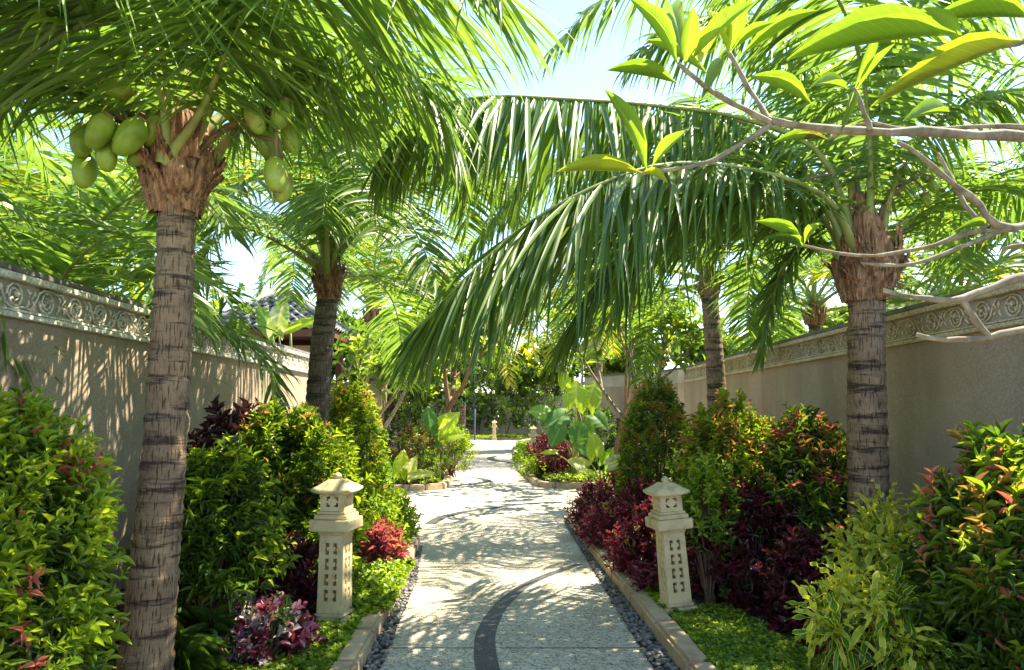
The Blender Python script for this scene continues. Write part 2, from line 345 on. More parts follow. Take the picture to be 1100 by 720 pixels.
KL=[(-.98,-1.2),(-.98,3.0),(-.99,4.6),(-1.06,7.2),(-1.17,9.1),(-1.25,9.5),(-1.45,9.75),(-1.9,9.9),(-3.1,10.1)]
kerb(KR,.155); kerb(KL,.15,.62)
sheet('planting_bed',KR+[(3.45,-1.2)],.085,M['soil'],thick=.09)
sheet('planting_bed',KL+[(-3.1,-1.2)],.085,M['soil'],thick=.09)
# bed beyond the cross path, right / left, and the far verge
BR=[(3.6,16.2),(1.5,15.6),(.9,15.6),(.62,15.9),(.50,16.6),(.25,20),(.12,26),(.12,31),(.18,34.6),(.6,38.5),(1.3,40.6)]
kerb(BR,.15,.9,.12); sheet('planting_bed',BR+[(8,40.6),(8,16.2)],.085,M['soil'],thick=.09)
BL=[(-5.2,14.6),(-2.9,14.9),(-1.75,15.2),(-1.45,15.45),(-1.40,16.0),(-1.48,17.5),(-1.85,21),(-2.2,26),(-2.5,35),(-3.2,39)]
kerb(BL,.15,.9,.12); sheet('planting_bed',BL+[(-9,39),(-9,14.6)],.085,M['soil'],thick=.09)
FV=[(-6,41.0),(-1.5,41.2),(2.5,41.2),(5,41.0)]
kerb(FV,.15,1.2,.12)
tag(sheet('lawn_verge',[(-8,41.05),(8,41.05),(8,46),(-8,46)],.09,M['ground']),kind='structure')
# gutter strips of dark ground under loose pebbles
gutR=[(.91,-1.2),(.905,2.5),(.885,4.6),(.81,8),(.75,10.7)]
gutRo=[(1.09,-1.2),(1.08,2.5),(1.05,4.6),(.90,8),(.79,10.7)]
gutL=[(-.80,-1.2),(-.80,3),(-.81,4.6),(-.90,7.2),(-1.08,9.1)]
gutLo=[(-.91,-1.2),(-.91,3),(-.92,4.6),(-.99,7.2),(-1.10,9.1)]
sheet('gutter',gutR+gutRo[::-1],.004,M['soil']); sheet('gutter',gutL+gutLo[::-1],.004,M['soil'])
def pebbles(A,B,dens,label):
    q=Q(); 
    bm=bmesh.new(); bmesh.ops.create_cube(bm,size=1); bmesh.ops.subdivide_edges(bm,edges=bm.edges[:],cuts=1,use_grid_fill=True)
    for v in bm.verts: v.co=v.co.normalized()*(.5+.06*random.random())
    V0=np.array([tuple(v.co) for v in bm.verts]); F0=np.array([[v.index for v in f.verts] for f in bm.faces]); bm.free()
    for i in range(len(A)-1):
        a0,a1,b0,b1=map(Vector,(A[i],A[i+1],B[i],B[i+1])); L=(a1-a0).length; wd=abs((b0-a0).x)
        for k in range(int(L*max(wd,.05)*dens)):
            t=random.random(); s=random.random(); p=a0.lerp(a1,t).lerp(b0.lerp(b1,t),s)
            sz=random.uniform(.022,.05); Rm=np.array(Matrix.Rotation(random.random()*6.3,3,'Z')@Matrix.Rotation(random.uniform(-.4,.4),3,'X'))
            V=(V0*np.array([sz*random.uniform(.7,1),sz,sz*random.uniform(.4,.6)]))@Rm.T+np.array([p.x,p.y,.006+random.uniform(.002,.02)]); q.add(V,F0)
    o=q.build('pebbles',None,[M['pebble']]); return tag(o,label,'pebbles',kind='stuff')
pebbles(gutR,gutRo,1500,'dark grey pebbles filling the gutter strip along the right path edge')
pebbles(gutL,gutLo,1500,'grey brown pebbles in the narrow gutter along the left path edge')
def band(pix, widths, name='path_band'):
    P=crom([G(x,y,0) for x,y in pix],40); bm=bmesh.new(); prev=None; n=len(P)
    for i,p in enumerate(P):
        t=(P[min(i+1,n-1)]-P[max(i-1,0)]).normalized(); s=Vector((t.y,-t.x,0)); f=i/(n-1)*(len(widths)-1); k=min(int(f),len(widths)-2); wd=widths[k]*(1-(f-k))+widths[k+1]*(f-k)
        a=bm.verts.new(p+s*wd/2+Vector((0,0,.004))); b=bm.verts.new(p-s*wd/2+Vector((0,0,.004)))
        if prev: bm.faces.new((prev[0],prev[1],b,a))
        prev=(a,b)
    bmesh.ops.recalc_face_normals(bm,faces=bm.faces)
    for f in bm.faces:
        if f.normal.z<0: f.normal_flip()
    return tag(fin(name,bm,None,[M['band']]),kind='structure')
band([(545,790),(529,740),(521,700),(524,675),(541,648),(572,625),(622,606)],[.15,.15,.15,.14,.12,.10,.08])
band([(462,563),(475,556),(500,550),(535,545),(570,541),(603,540)],[.17,.17,.16,.16,.15,.15])
band([(497,513),(512,513.5),(521,515.5),(523,517.5),(515,519.5),(500,521),(487,521.5)],[.1,.2,.2,.2,.1])
band([(560,487.5),(548,488.5),(533,490),(527,492),(530,494.5),(545,497),(560,498)],[.2,.2,.25,.25,.2])

# ------------------------------------------------------------------ walls
def frieze_panel(q, a, b, z0, z1, side, mod=.34, depth=.03):
    """carved scroll band between rails; side = direction the band faces"""
    a=Vector((a[0],a[1],0)); b=Vector((b[0],b[1],0)); d=(b-a); L=d.length; d.normalize(); nn=Vector(side)
    H=z1-z0; n=max(1,int(round(L/mod))); mod=L/n; zc=(z0+z1)/2; r0=H*.47
    def P(u,v,o=0): p=a+d*u+nn*(o); return (p.x,p.y,zc+v)
    for i in range(n):
        u=(i+.5)*mod; flip=1 if i%2 else -1; near=(a+d*u).length<9
        sd=6 if near else 4; ns=22 if near else 10
        # spiral scroll
        pts=[P(u+math.cos(th)*r*1.0, flip*math.sin(th)*r, .012) for th,r in [(k/ns*4*math.pi+math.pi, r0*(1-.72*k/ns)) for k in range(ns+1)]]
        tube(q,pts,[H*.055*(1-.4*k/ns) for k in range(ns+1)],sd)
        tube(q,[P(u+math.cos(k)*.01,math.sin(k)*.01,.012+.004*k) for k in range(3)],H*.09,sd)
        # linking stem between scrolls
        pts=[P(u+r0*math.cos(t)+ (1-math.cos(t))*0, 0, 0) for t in (0,)]
        s=crom([P(u-mod*.5,-flip*H*.42,.01),P(u-mod*.38,-flip*H*.1,.014),P(u-mod*.25,flip*H*.3,.014),P(u,flip*H*.44,.01),P(u+mod*.3,flip*H*.36,.014),P(u+mod*.5,flip*H*.42,.01)],8)
        tube(q,s,H*.045,sd)
        # leaves in the spandrels
        for (uu,vv,ang) in ((-.42,.18,1.1),(-.42,-.2,-1.1),(.42,.2,2.0),(.40,-.2,-2.0),(.12,.1,.6),(-.1,-.12,3.6)):
            c=Vector((uu*mod,vv*H)); e=Vector((math.cos(ang),math.sin(ang)))*H*.18
            tube(q,[P(u+c.x-e.x,c.y-e.y,.006),P(u+c.x,c.y,.018),P(u+c.x+e.x,c.y+e.y,.006)],[H*.02,H*.06,H*.015],sd)
def wall(name, segs, th, h, face, label, cat, mw, frieze=True, mats=None, group=None, dentil=False):
    """segs: polyline of the garden-side face; face=+1 garden on the +X side of the wall"""
    t=thing(name,(segs[0][0],segs[0][1],0),label,cat,group)
    mf,mb=mats or (M['frieze'],M['frieze_bk']); fh=.29
    bw=bmesh.new(); br=bmesh.new(); bp=bmesh.new(); bc=bmesh.new(); q=Q()
    for a,b in zip(segs[:-1],segs[1:]):
        a=Vector((*a,0)); b=Vector((*b,0)); d=b-a; L=d.length; rz=math.atan2(-d.x,d.y); dn=d.normalized(); nn=Vector((dn.y,-dn.x,0))*face
        c=(a+b)/2-nn*th/2; zt=h-fh if frieze else h
        box(bw,(c.x,c.y,zt/2-.05),(th,L,zt+.1),rz)
        if frieze:
            box(bp,(c.x,c.y,zt+fh/2),(th-.02,L-.002,fh-.002),rz)
            for s in (1,):
                f=c+nn*(th/2+.012)
                box(br,(f.x,f.y,zt+.018),(.06,L+.002,.036),rz,.006); box(br,(f.x,f.y,h-.03),(.07,L+.002,.045),rz,.006); box(br,(f.x+nn.x*-.004,f.y,zt+.05),(.04,L,.014),rz)
            frieze_panel(q,(a.x-nn.x*.008,a.y-nn.y*.008),(b.x-nn.x*.008,b.y-nn.y*.008),zt+.055,h-.055,tuple(nn))
        box(bc,(c.x,c.y,h+.022),(th+.03,L+.01,.044),rz,.008)
    w_=fin('wall_face',bw,t,[mw]); 
    if frieze:
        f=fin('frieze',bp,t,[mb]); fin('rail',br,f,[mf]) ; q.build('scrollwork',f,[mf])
    fin('coping',bc,t,[M['coping']]); return t
# parts under a child: world matrix handled in link()
wall('boundary_wall',[(-3.10,-1.5),(-3.16,5.5),(-3.22,11.9)],.2,2.47,1,'long taupe stucco garden wall with carved scroll frieze whitened to look sunlit, behind the coconut palm on the left','wall',M['wall'])
wall('boundary_wall',[(3.42,-1.5),(3.50,7),(3.62,15.7)],.2,2.47,-1,'long taupe stucco wall with tan carved frieze on the right, behind the shrubs','wall',M['wall'],mats=(M['frieze_tan'],M['frieze_bk']))
wall('boundary_wall',[(2.15,20.5),(3.6,18.2),(3.9,16.6)],.22,2.5,-1,'taupe wall standing end on beyond the cross path, behind the big elephant ears','wall',M['wall'],mats=(M['frieze_tan'],M['frieze_bk']))
wall('boundary_wall',[(-8,45.5),(9,45.5)],.25,2.6,1,'low dark wall closing the far end of the garden behind the farthest lantern','wall',M['wall'],frieze=False)
wall('boundary_wall',[(-4.6,17.5),(-2.95,17.3)],.2,2.2,1,'short rosy brown wall beside the second palm at the end of the left garden wall','wall',M['wall_pink'],frieze=False)

# ------------------------------------------------------------------ pavilion behind the left wall
def pavilion():
    c=W(300,345,16.5); cx,cy=c.x,16.8; t=thing('pavilion',(cx,cy,0),'small pavilion with grey tiled hip roof rising behind the left garden wall','pavilion')
    ez=3.33; rz_=4.05; hw=1.4; ov=1.15
    # tiled slopes: rows of curved tiles
    q=Q()
    def slope(A,B,T):      # eave A->B, apex T ; tiles in rows
        A,B,T=map(Vector,(A,B,T)); rows=9; nrm_=(B-A).cross(T-A).normalized()
        if nrm_.z<0: nrm_=-nrm_
        for r in range(rows):
            p0=A.lerp(T,r/rows); p1=B.lerp(T,r/rows); q0=A.lerp(T,(r+1.25)/rows if r<rows-1 else 1); q1=B.lerp(T,(r+1.25)/rows if r<rows-1 else 1)
            n=max(1,int((p1-p0).length/.21))
            for k in range(n):
                a0=p0.lerp(p1,k/n); a1=p0.lerp(p1,(k+1)/n); b0=a0+(q0-p0); b1=a1+(q0-p0)
                if (T-A).length>0:
                    b0=q0.lerp(q1,k/n); b1=q0.lerp(q1,(k+1)/n)
                V=[];m=6
                for j in range(m+1):
                    f=j/m; hgt=.035*math.sin(f*2*math.pi)
                    V.append(tuple(a0.lerp(a1,f)+nrm_*(.045+hgt))); V.append(tuple(b0.lerp(b1,f)+nrm_*(.0+hgt*.6)))
                    V.append(tuple(a0.lerp(a1,f)+nrm_*(.015+hgt)))
                F=[(3*j,3*j+3,3*j+4,3*j+1) for j in range(m)]+[(3*j,3*j+2,3*j+5,3*j+3) for j in range(m)]
                q.add(V,F)
    E=[(cx-hw,cy-ov,ez),(cx+hw,cy-ov,ez),(cx+hw,cy+ov,ez),(cx-hw,cy+ov,ez)]; T=(cx,cy,rz_)
    T=(cx,cy,rz_+.25)
    for i in range(4): slope(E[i],E[(i+1)%4],T)
    roof=q.build('roof',t,[M['rtile']])
    q=Q()
    for e in E: tube(q,[Vector(e)+Vector((0,0,.07)),Vector(T)+Vector((0,0,.06))],.07,8)
    q.build('ridge_cap',roof,[M['rtile']])
    bm=bmesh.new()
    for s in (-1,1):
        box(bm,(cx,cy+s*(ov-.06),ez-.09),(2*hw-.08,.05,.16)); box(bm,(cx+s*(hw-.06),cy,ez-.09),(.05,2*ov-.17,.158))
    box(bm,(cx,cy,ez-.03),(2*hw-.3,2*ov-.3,.03))
    fin('fascia',bm,t,[M['timber']])
    bm=bmesh.new(); box(bm,(cx,cy,1.5),(2*hw-.9,2*ov-.9,3.0)); fin('wall_face',bm,t,[M['wall_pink']])
    for sx in (-1,1):
        for sy in (-1,1):
            bm=bmesh.new(); box(bm,(cx+sx*(hw-.3),cy+sy*(ov-.3),1.6),(.14,.14,3.2),0,.01); fin('post',bm,t,[M['timber']])
pavilion()

# ------------------------------------------------------------------ stone lanterns
def grille(bm, mask, cx, cz, w_, h_, th, face):
    """pierced slab built cell by cell; face = 0..3 rotation about Z, slab centred on y=-off"""
    rows=len(mask); cols=len(mask[0]); cw=w_/cols; ch=h_/rows; V={}
    def v(i,j,k):
        if (i,j,k) not in V: V[(i,j,k)]=bm.verts.new((cx-w_/2+i*cw, (-th/2,th/2)[k], cz+h_/2-j*ch))
        return V[(i,j,k)]
    vs0=len(bm.verts); S_=lambda i,j: 0<=i<cols and 0<=j<rows and mask[j][i]!='.'
    for j in range(rows):
        for i in range(cols):
            if not S_(i,j): continue
            bm.faces.new((v(i,j,0),v(i,j+1,0),v(i+1,j+1,0),v(i+1,j,0))); bm.faces.new((v(i,j,1),v(i+1,j,1),v(i+1,j+1,1),v(i,j+1,1)))
            if not S_(i-1,j): bm.faces.new((v(i,j,0),v(i,j,1),v(i,j+1,1),v(i,j+1,0)))
            if not S_(i+1,j): bm.faces.new((v(i+1,j,0),v(i+1,j+1,0),v(i+1,j+1,1),v(i+1,j,1)))
            if not S_(i,j-1): bm.faces.new((v(i,j,0),v(i+1,j,0),v(i+1,j,1),v(i,j,1)))
            if not S_(i,j+1): bm.faces.new((v(i,j+1,0),v(i,j+1,1),v(i+1,j+1,1),v(i+1,j+1,0)))
    return list(V.values())
SH=["############"]*2+["###..##..###","###.####.###","###..##..###","############"]*4+["############"]*2
HS=["############"]*2+["###..##..###","###.####.###","############","###.####.###","###..##..###"]+["############"]*2
def lantern(loc, rz, H, label, tilt=0, tx=0):
    t=thing('stone_lantern',loc,label,'stone lantern','carved limestone garden lanterns',rz); k=H/1.04; mt=[M['lime']]
    t.scale=(.92,.92,1.0); t.rotation_euler.y=tilt; t.rotation_euler.x=tx
    def b(name, specs, bev=.008):
        bm=bmesh.new()
        for z0,z1,w0 in specs: box(bm,(0,0,(z0+z1)/2*k),(w0*k,w0*k,(z1-z0)*k),0,bev)
        for v in bm.verts: v.co+=Vector((noise.noise(v.co*9),noise.noise(v.co*9+Vector((5,5,5))),0))*.0035
        return fin(name,bm,t,mt,world=False)
    def panel(name, mask, z0, z1, w0, w1, th):
        bm=bmesh.new()
        for f in range(4):
            vs=grille(bm,mask,0,(z0+z1)/2*k,w0*k,(z1-z0)*k,th*k,f)
            for v in vs: v.co.y-=(w0/2-th/2)*k*.995
            # taper and clip corners: rotate each face into place
            for v in vs:
                s=1+(w1/w0-1)*((v.co.z/k-z0)/(z1-z0)); v.co.x*=s*.998 if f%2 else s; v.co.y*=s
            bmesh.ops.rotate(bm,verts=vs,matrix=Matrix.Rotation(f*math.pi/2,3,'Z'),cent=(0,0,0))
        bmesh.ops.recalc_face_normals(bm,faces=bm.faces)
        o=fin(name,bm,t,mt,world=False); return o
    b('base',[(-.03,.05,.29),(.052,.078,.245)],.01)
    sh=panel('shaft',SH,.08,.615,.205,.190,.03)
    b('collar',[(.617,.645,.215),(.647,.725,.318),(.727,.760,.265),(.762,.78,.235)],.006)
    hs=panel('lamp_house',HS,.782,.915,.195,.195,.028)
    # flared hip roof with lifted corners
    q=Q(); rings=[(.905,.115,0),(.908,.150,.014),(.924,.151,.017),(.938,.136,.010),(.957,.112,.004),(.979,.084,0),(1.0,.056,0),(1.002,.038,0)]; n=24
    V=[];
    for z,r,lift in rings:
        for j in range(n):
            th=2*math.pi*j/n+math.pi/4; c,s=math.cos(th),math.sin(th); m=1/max(abs(c),abs(s)); sq=1+(m-1)
            corner=((m-1)/(math.sqrt(2)-1))**2
            V.append((c*r*m*(1+.03*corner)*k,s*r*m*(1+.03*corner)*k,(z+lift*corner)*k))
    V+= [(0,0,.905*k)]*1+[(0,0,.998*k)]
    F=[(i*n+j,i*n+(j+1)%n,(i+1)*n+(j+1)%n,(i+1)*n+j) for i in range(len(rings)-1) for j in range(n)]
    c0=len(rings)*n
    F+=[(j,c0,(j+2)%n,(j+1)%n) for j in range(0,n,2)]+[((len(rings)-1)*n+j,(len(rings)-1)*n+(j+1)%n,(len(rings)-1)*n+(j+2)%n,c0+1) for j in range(0,n,2)]
    q.add(V,F); link('roof',q.mesh('roof'),t,mt,False,False)
    q=Q(); pr=[(.985,.040),(1.0,.038),(1.006,.028),(1.012,.034),(1.025,.036),(1.035,.028),(1.045,.016),(1.05,.004)]; n=12
    V=[(math.cos(2*math.pi*j/n)*r*k,math.sin(2*math.pi*j/n)*r*k,z*k) for z,r in pr for j in range(n)]
    q.add(V,[(i*n+j,i*n+(j+1)%n,(i+1)*n+(j+1)%n,(i+1)*n+j) for i in range(len(pr)-1) for j in range(n)]); link('finial',q.mesh('finial'),t,mt,True,False)
    return t
lantern(G(359,668,.09),R(-9),1.05,'carved limestone lantern by the left kerb, nearest of the left row')
lantern(G(727,656,.09),R(10),1.0,'leaning carved limestone lantern at the right kerb under the overhanging green shrub',R(-4.2))
lantern(G(573,489,.09),R(5),1.0,'small limestone lantern in the right bed before the big elephant ears')
lantern(G(531,472,.09),0,1.0,'farthest small limestone lantern on the grass verge at the end of the path')
lantern(G(477,489,.09),R(12),1.0,'half hidden limestone lantern behind the left elephant ear leaves')

# ------------------------------------------------------------------ palms
def frond(parent, pts, LL, nps, hang=1.0, mats=None, cup=.25, fold=True, wdt=.042, start=.16, rach=.022, sweep=.45, dip=.1, seed=0):
    """pts: world control points of the midrib (first = base in the crown)"""
    nps=int(nps*1.5); wdt=wdt*.78; rg=np.random.default_rng(seed+11); C=crom(pts,48); C_=np.array([tuple(c) for c in C])
    Tn=nrm(np.gradient(C_,axis=0)); q=Q()
    Sd=np.cross(Tn,np.array([0,0,1.])); 
    base=nrm(np.array([[C_[-1,0]-C_[0,0],C_[-1,1]-C_[0,1],0.]])); fb=np.cross(base,np.array([[0,0,1.]]))
    wz=np.clip(np.linalg.norm(Sd,axis=1,keepdims=True)/.35,0,1); Sd=nrm(nrm(Sd)*wz+fb*(1-wz)); Sd=nrm(Sd-Tn*(Sd*Tn).sum(1,keepdims=True)); Nn=np.cross(Sd,Tn)
    seg=np.linalg.norm(np.diff(C_,axis=0),axis=1); tot=seg.sum()
    for s in (-1,1):
        t=np.linspace(start,1,nps)+rg.uniform(-.003,.003,nps); t=np.clip(t,0,.999); k=(t*48).astype(int); f=(t*48-k)[:,None]
        P=C_[k]*(1-f)+C_[k+1]*f; T=nrm(Tn[k]*(1-f)+Tn[k+1]*f); Sv=Sd[k]; Nv=Nn[k]
        u=(t-start)/(1-start); prof=np.clip(.45+2.2*u,0,1)*np.clip(1.0-.62*np.clip((u-.45)/.55,0,1)**1.4,0,1)
        L=LL*prof*rg.uniform(.88,1.08,nps)
        b=sweep+.9*np.clip(u-.55,0,1)**1.2+rg.normal(0,.16,nps)
        D=nrm(Sv*s*1.0+T*b[:,None]+Nv*(cup+rg.normal(0,.20,nps))[:,None]-np.array([0,0,1.])*(dip*rg.uniform(.6,1.4,nps))[:,None]); ns=6
        nps_=nps; g=hang*rg.uniform(.7,1.3,nps)[:,None]; stepdrop=np.array([.05,.10,.14,.18,.20,.22])
        X=P.copy(); Wp=[.55,1.,1.,.85,.6,.32,.02]; wd=wdt*(.75+.35*prof)*rg.uniform(.85,1.1,nps)
        tw=rg.uniform(-.9,.9,nps)[:,None]
        rows=[]
        for i in range(ns+1):
            Wv=T-D*(T*D).sum(1,keepdims=True); Wv=nrm(Wv); Bn=np.cross(Wv,D); Wv2=Wv*np.cos(tw)+Bn*np.sin(tw); Bn=np.cross(Wv2,D)
            h=(wd*Wp[i]/2)[:,None]
            if fold: rows.append(np.stack([X-Wv2*h,X+Bn*h*.45*s,X+Wv2*h],1))
            else: rows.append(np.stack([X-Wv2*h,X+Wv2*h],1))
            if i<ns:
                X=X+D*(L/ns)[:,None]; D=nrm(D+np.array([0,0,-1.])*g*stepdrop[i]*1.0)
        A=np.stack(rows,1)  # n, ns+1, c, 3
        c=A.shape[2]; k_=(ns+1)*c
        F=[]
        for i in range(ns):
            for j in range(c-1): a=i*c+j; F.append((a,a+1,a+c+1,a+c))
        F=np.array(F); FF=(F[None]+(np.arange(nps)*k_)[:,None,None]).reshape(-1,4)
        U=np.tile(np.array([(j/(c-1),i/ns) for i in range(ns+1) for j in range(c)]),(nps,1))
        m=0
        if mats and len(mats)>1: m=np.repeat((rg.random(nps)<.25).astype(int),len(F))
        q.add(A.reshape(-1,3),FF,U,m)
    o=q.build('frond',parent,mats or [M['palm']],smooth=False)
    q=Q(); rad=[rach*(1-.88*i/48)*(1+1.5*math.exp(-i/4)) for i in range(49)]
    tube(q,C[::2],rad[::2],8); q.build('midrib',o,[M['petiole']]); return o
def arc(base, az, el, L, droop=1.0, n=7, turn=0):
    """midrib control points: starts at azimuth/elevation, droops with length"""
    p=Vector(base); out=[p.copy()]; e=el; a=az
    for i in range(n):
        d=Vector((math.cos(a)*math.cos(e),math.sin(a)*math.cos(e),math.sin(e))); p=p+d*(L/n); out.append(p.copy())
        e-=droop*(.10+.11*i)*(.6+.4*math.cos(min(e,1.2))); e=max(e,-1.35); a+=turn/n
    return out
def palm(base, top, r0, r1, label, heroes=(), auto=(), LL=.75, nps=62, tmat='trunk', fold=True, wdt=.042, mats=None, heart=True, bend=(0,0), nuts=(), group='coconut palms', name='coconut_palm', seed=0, small=False):
    t=thing(name,tuple(base),label,'palm tree',group); base=Vector(base); top=Vector(top); H=(top-base).length
    rnd=random.Random(seed); q=Q(); n=int(H/.028); sd=28; V=[];U=[]
    mid=(base+top)/2+Vector((bend[0],bend[1],0)); ring=0; nxt=0; rj=0; 
    for i in range(n+1):
        f=i/n; c=base*(1-f)**2+mid*2*f*(1-f)+top*f*f; z=f*H
        if z>=nxt: nxt=z+rnd.uniform(.045,.095); last=z; rj=rnd.uniform(-.004,.005)
        ph=(z-last)/max(nxt-last,.01)
        r=r0+(r1-r0)*min(1,f*1.05)+ (.05*r0/.17*math.exp(-z/.18)) + rj*.6 + .004*(ph) - (.005 if ph<.25 else 0)
        for k in range(sd):
            th=2*math.pi*k/sd; rr=r*(1+.05*noise.noise(Vector((math.cos(th)*1.3,math.sin(th)*1.3,z*2.5+seed)))+.035*noise.noise(Vector((math.cos(th)*4,math.sin(th)*4,z*9))))
            V.append((c.x+math.cos(th)*rr,c.y+math.sin(th)*rr,c.z+.008*noise.noise(Vector((math.cos(th)*2,math.sin(th)*2,z*3))))); U.append((k/sd,z))
    F=[(i*sd+k,i*sd+(k+1)%sd,(i+1)*sd+(k+1)%sd,(i+1)*sd+k) for i in range(n) for k in range(sd)]
    q.add(V,F,U); q.build('trunk',t,[M[tmat]])
    if heart:    # fibrous heart the fronds spring from
        q=Q(); V=[];prf=[(-.05,r1*.95),(.02,r1*1.25),(.12,r1*1.7),(.25,r1*1.75),(.42,r1*1.4),(.6,r1*1.0),(.8,r1*.4)] if fold and not small else [(-.05,r1*.92),(.02,r1*.98),(.12,r1*1.08),(.25,r1*1.0),(.38,r1*.75),(.5,r1*.5),(.62,r1*.2)]; sdd=48; m=36
        for i in range(m+1):
            f=i/m*(len(prf)-1); k=min(int(f),len(prf)-2); z=prf[k][0]+(prf[k+1][0]-prf[k][0])*(f-k); r=prf[k][1]+(prf[k+1][1]-prf[k][1])*(f-k)
            for j in range(sdd):
                th=2*math.pi*j/sdd; rr=r*(1+.34*noise.noise(Vector((math.cos(th)*1.6,math.sin(th)*1.6,z*4+seed)))+.10*math.sin(th*5+z*9)+.22*abs(noise.noise(Vector((math.cos(th)*5,math.sin(th)*5,z*6+seed)))))
                V.append((top.x+math.cos(th)*rr,top.y+math.sin(th)*rr,top.z+z))
        q.add(V,[(i*sdd+k,i*sdd+(k+1)%sdd,(i+1)*sdd+(k+1)%sdd,(i+1)*sdd+k) for i in range(m) for k in range(sdd)],None)
        hrt=q.build('fibre_sheath',t,[M['fibre']])
        q=Q()
        for k in range(26 if fold else 8):   # torn sheath flaps lapping round the heart
            th=rnd.uniform(0,6.3); z0=rnd.uniform(-.02,.3); hh=rnd.uniform(.10,.24); wd_=rnd.uniform(.25,.6); V=[]; U=[]
            for a_ in range(7):
                f=a_/6
                for b_ in range(5):
                    g_=b_/4-.5; zz=z0+f*hh; k0=min(max((zz+.05)/.85,0),1)*(len(prf)-1); kk_=min(int(k0),len(prf)-2); rb=prf[kk_][1]+(prf[kk_+1][1]-prf[kk_][1])*(k0-kk_)
                    tt=th+g_*wd_*(1-.75*f)+.25*f*math.sin(k); ro=rb*1.10+.015+.05*f*f+.01*math.sin(k+b_*2+a_)
                    V.append((top.x+math.cos(tt)*ro,top.y+math.sin(tt)*ro,top.z+zz+.015*math.sin(b_*3+k)))
            q.add(V,[(a_*5+b_,a_*5+b_+1,a_*5+b_+6,a_*5+b_+5) for a_ in range(6) for b_ in range(4)])
        q.build('sheath_flaps',hrt,[M['fibre']])
        q=Q()
        for k in range(150):   # loose fibres and torn sheath strips
            th=rnd.uniform(0,6.3); z=rnd.uniform(.0,.5); r=r1*1.6*(1-.5*z); p=top+Vector((math.cos(th)*r,math.sin(th)*r,z)); d=Vector((math.cos(th+rnd.uniform(-1,1)),math.sin(th+rnd.uniform(-1,1)),rnd.uniform(-.9,.6)))*rnd.uniform(.05,.16)
            tube(q,[p,p+d*.5+Vector((0,0,-.01)),p+d+Vector((0,0,-.04))],[.004,.003,.001],4)
        q.build('loose_fibre',hrt,[M['deadstalk']])
        for k in range(0 if small else 7 if not fold else 4):    # cut leaf bases clasping the heart
            th=k*2.4+seed; q=Q(); p0=top+Vector((math.cos(th)*r1*.9,math.sin(th)*r1*.9,-.02)); o=Vector((math.cos(th),math.sin(th),0)); ln=rnd.uniform(.16,.3)
            tube(q,[p0,p0+o*.05+Vector((0,0,.10)),p0+o*.12+Vector((0,0,.10+ln*.8))],[r1*.62,r1*.42,r1*.16],10); q.build('leaf_base',t,[M['fibre']])
    i=0
    for h in heroes:
        pts,kw=h; b=Vector(pts[0]); 
        # petiole base flares out of the crown
        kk=dict(LL=LL,nps=nps,fold=fold,wdt=wdt,mats=mats,seed=seed*50+i); kk.update(kw); frond(t,pts,**kk); i+=1
    for (az,el,L,dr,*rest) in auto:
        kw=dict(rest[0]) if rest else {}
        z=top.z+.12+.38*max(0,math.sin(R(el))); b=(top.x+math.cos(R(az))*r1*.7*math.cos(R(el)),top.y+math.sin(R(az))*r1*.7*math.cos(R(el)),z)
        kk=dict(LL=LL,nps=nps,fold=fold,wdt=wdt,mats=mats,seed=seed*50+i); kk.update(kw); turn=kk.pop('turn',rnd.uniform(-.4,.4))
        frond(t,arc(b,R(az),R(el),L,dr,turn=turn),**kk); i+=1
    return t
def coconuts(t, palmtop, pixY, kind=0):
    """bunch of coconuts at pixel/depth spots, hanging from a stalk out of the crown"""
    q=Q(); C=[W(x,y,Y) for x,y,Y,*_ in pixY]; cen=sum(C,Vector())/len(C); st=Vector(palmtop)+Vector((0,0,.2)); 
    hub=cen+Vector((0,0,.16)); main=crom([st,(st+hub)/2+Vector((0,0,.10)),hub],8); tube(q,main,[.022]*5+[.016]*4,8)
    for c in C: tube(q,[hub.lerp(st,random.uniform(0,.3)),(hub+c)/2+Vector((0,0,.06)),c+Vector((0,0,.07))],[.014,.011,.010],6)
    for k in range(26):
        p=main[random.randint(3,8)]; d=Vector((random.uniform(-1,1),random.uniform(-1,1),random.uniform(-1.2,.5)))*.14; tube(q,[p,p+d*.6,p+d+Vector((0,0,-.03))],[.004,.003,.002],4)
    q.build('fruit_stalk',t,[M['deadstalk']])
    for (x,y,Y,ang,*r_),c in zip(pixY,C):
        L=(r_[0] if r_ else .1); q=Q(); n=14; m=12; V=[]; ax=Vector((math.sin(ang),random.uniform(-.3,.3),-math.cos(ang))).normalized(); Rm=ax.to_track_quat('Z','Y').to_matrix()
        for i in range(m+1):
            f=i/m; zz=-math.cos(f*math.pi); rr=math.sin(f*math.pi)**.85*(.63-.08*zz)
            for j in range(n):
                th=2*math.pi*j/n; r3=rr*(1+.08*math.cos(3*th)); v=Rm@(Vector((math.cos(th)*r3,math.sin(th)*r3,zz*1.0+(.0)))*L); V.append(tuple(c+v))
        q.add(V,[(i*n+k,i*n+(k+1)%n,(i+1)*n+(k+1)%n,(i+1)*n+k) for i in range(m) for k in range(n)]); nut=q.build('coconut',t,[M['coconut']])
        q=Q(); p=c-ax*L*.93; tube(q,[p-ax*.012,p+ax*.012],[.03,.034],8); q.build('calyx',nut,[M['deadstalk']])
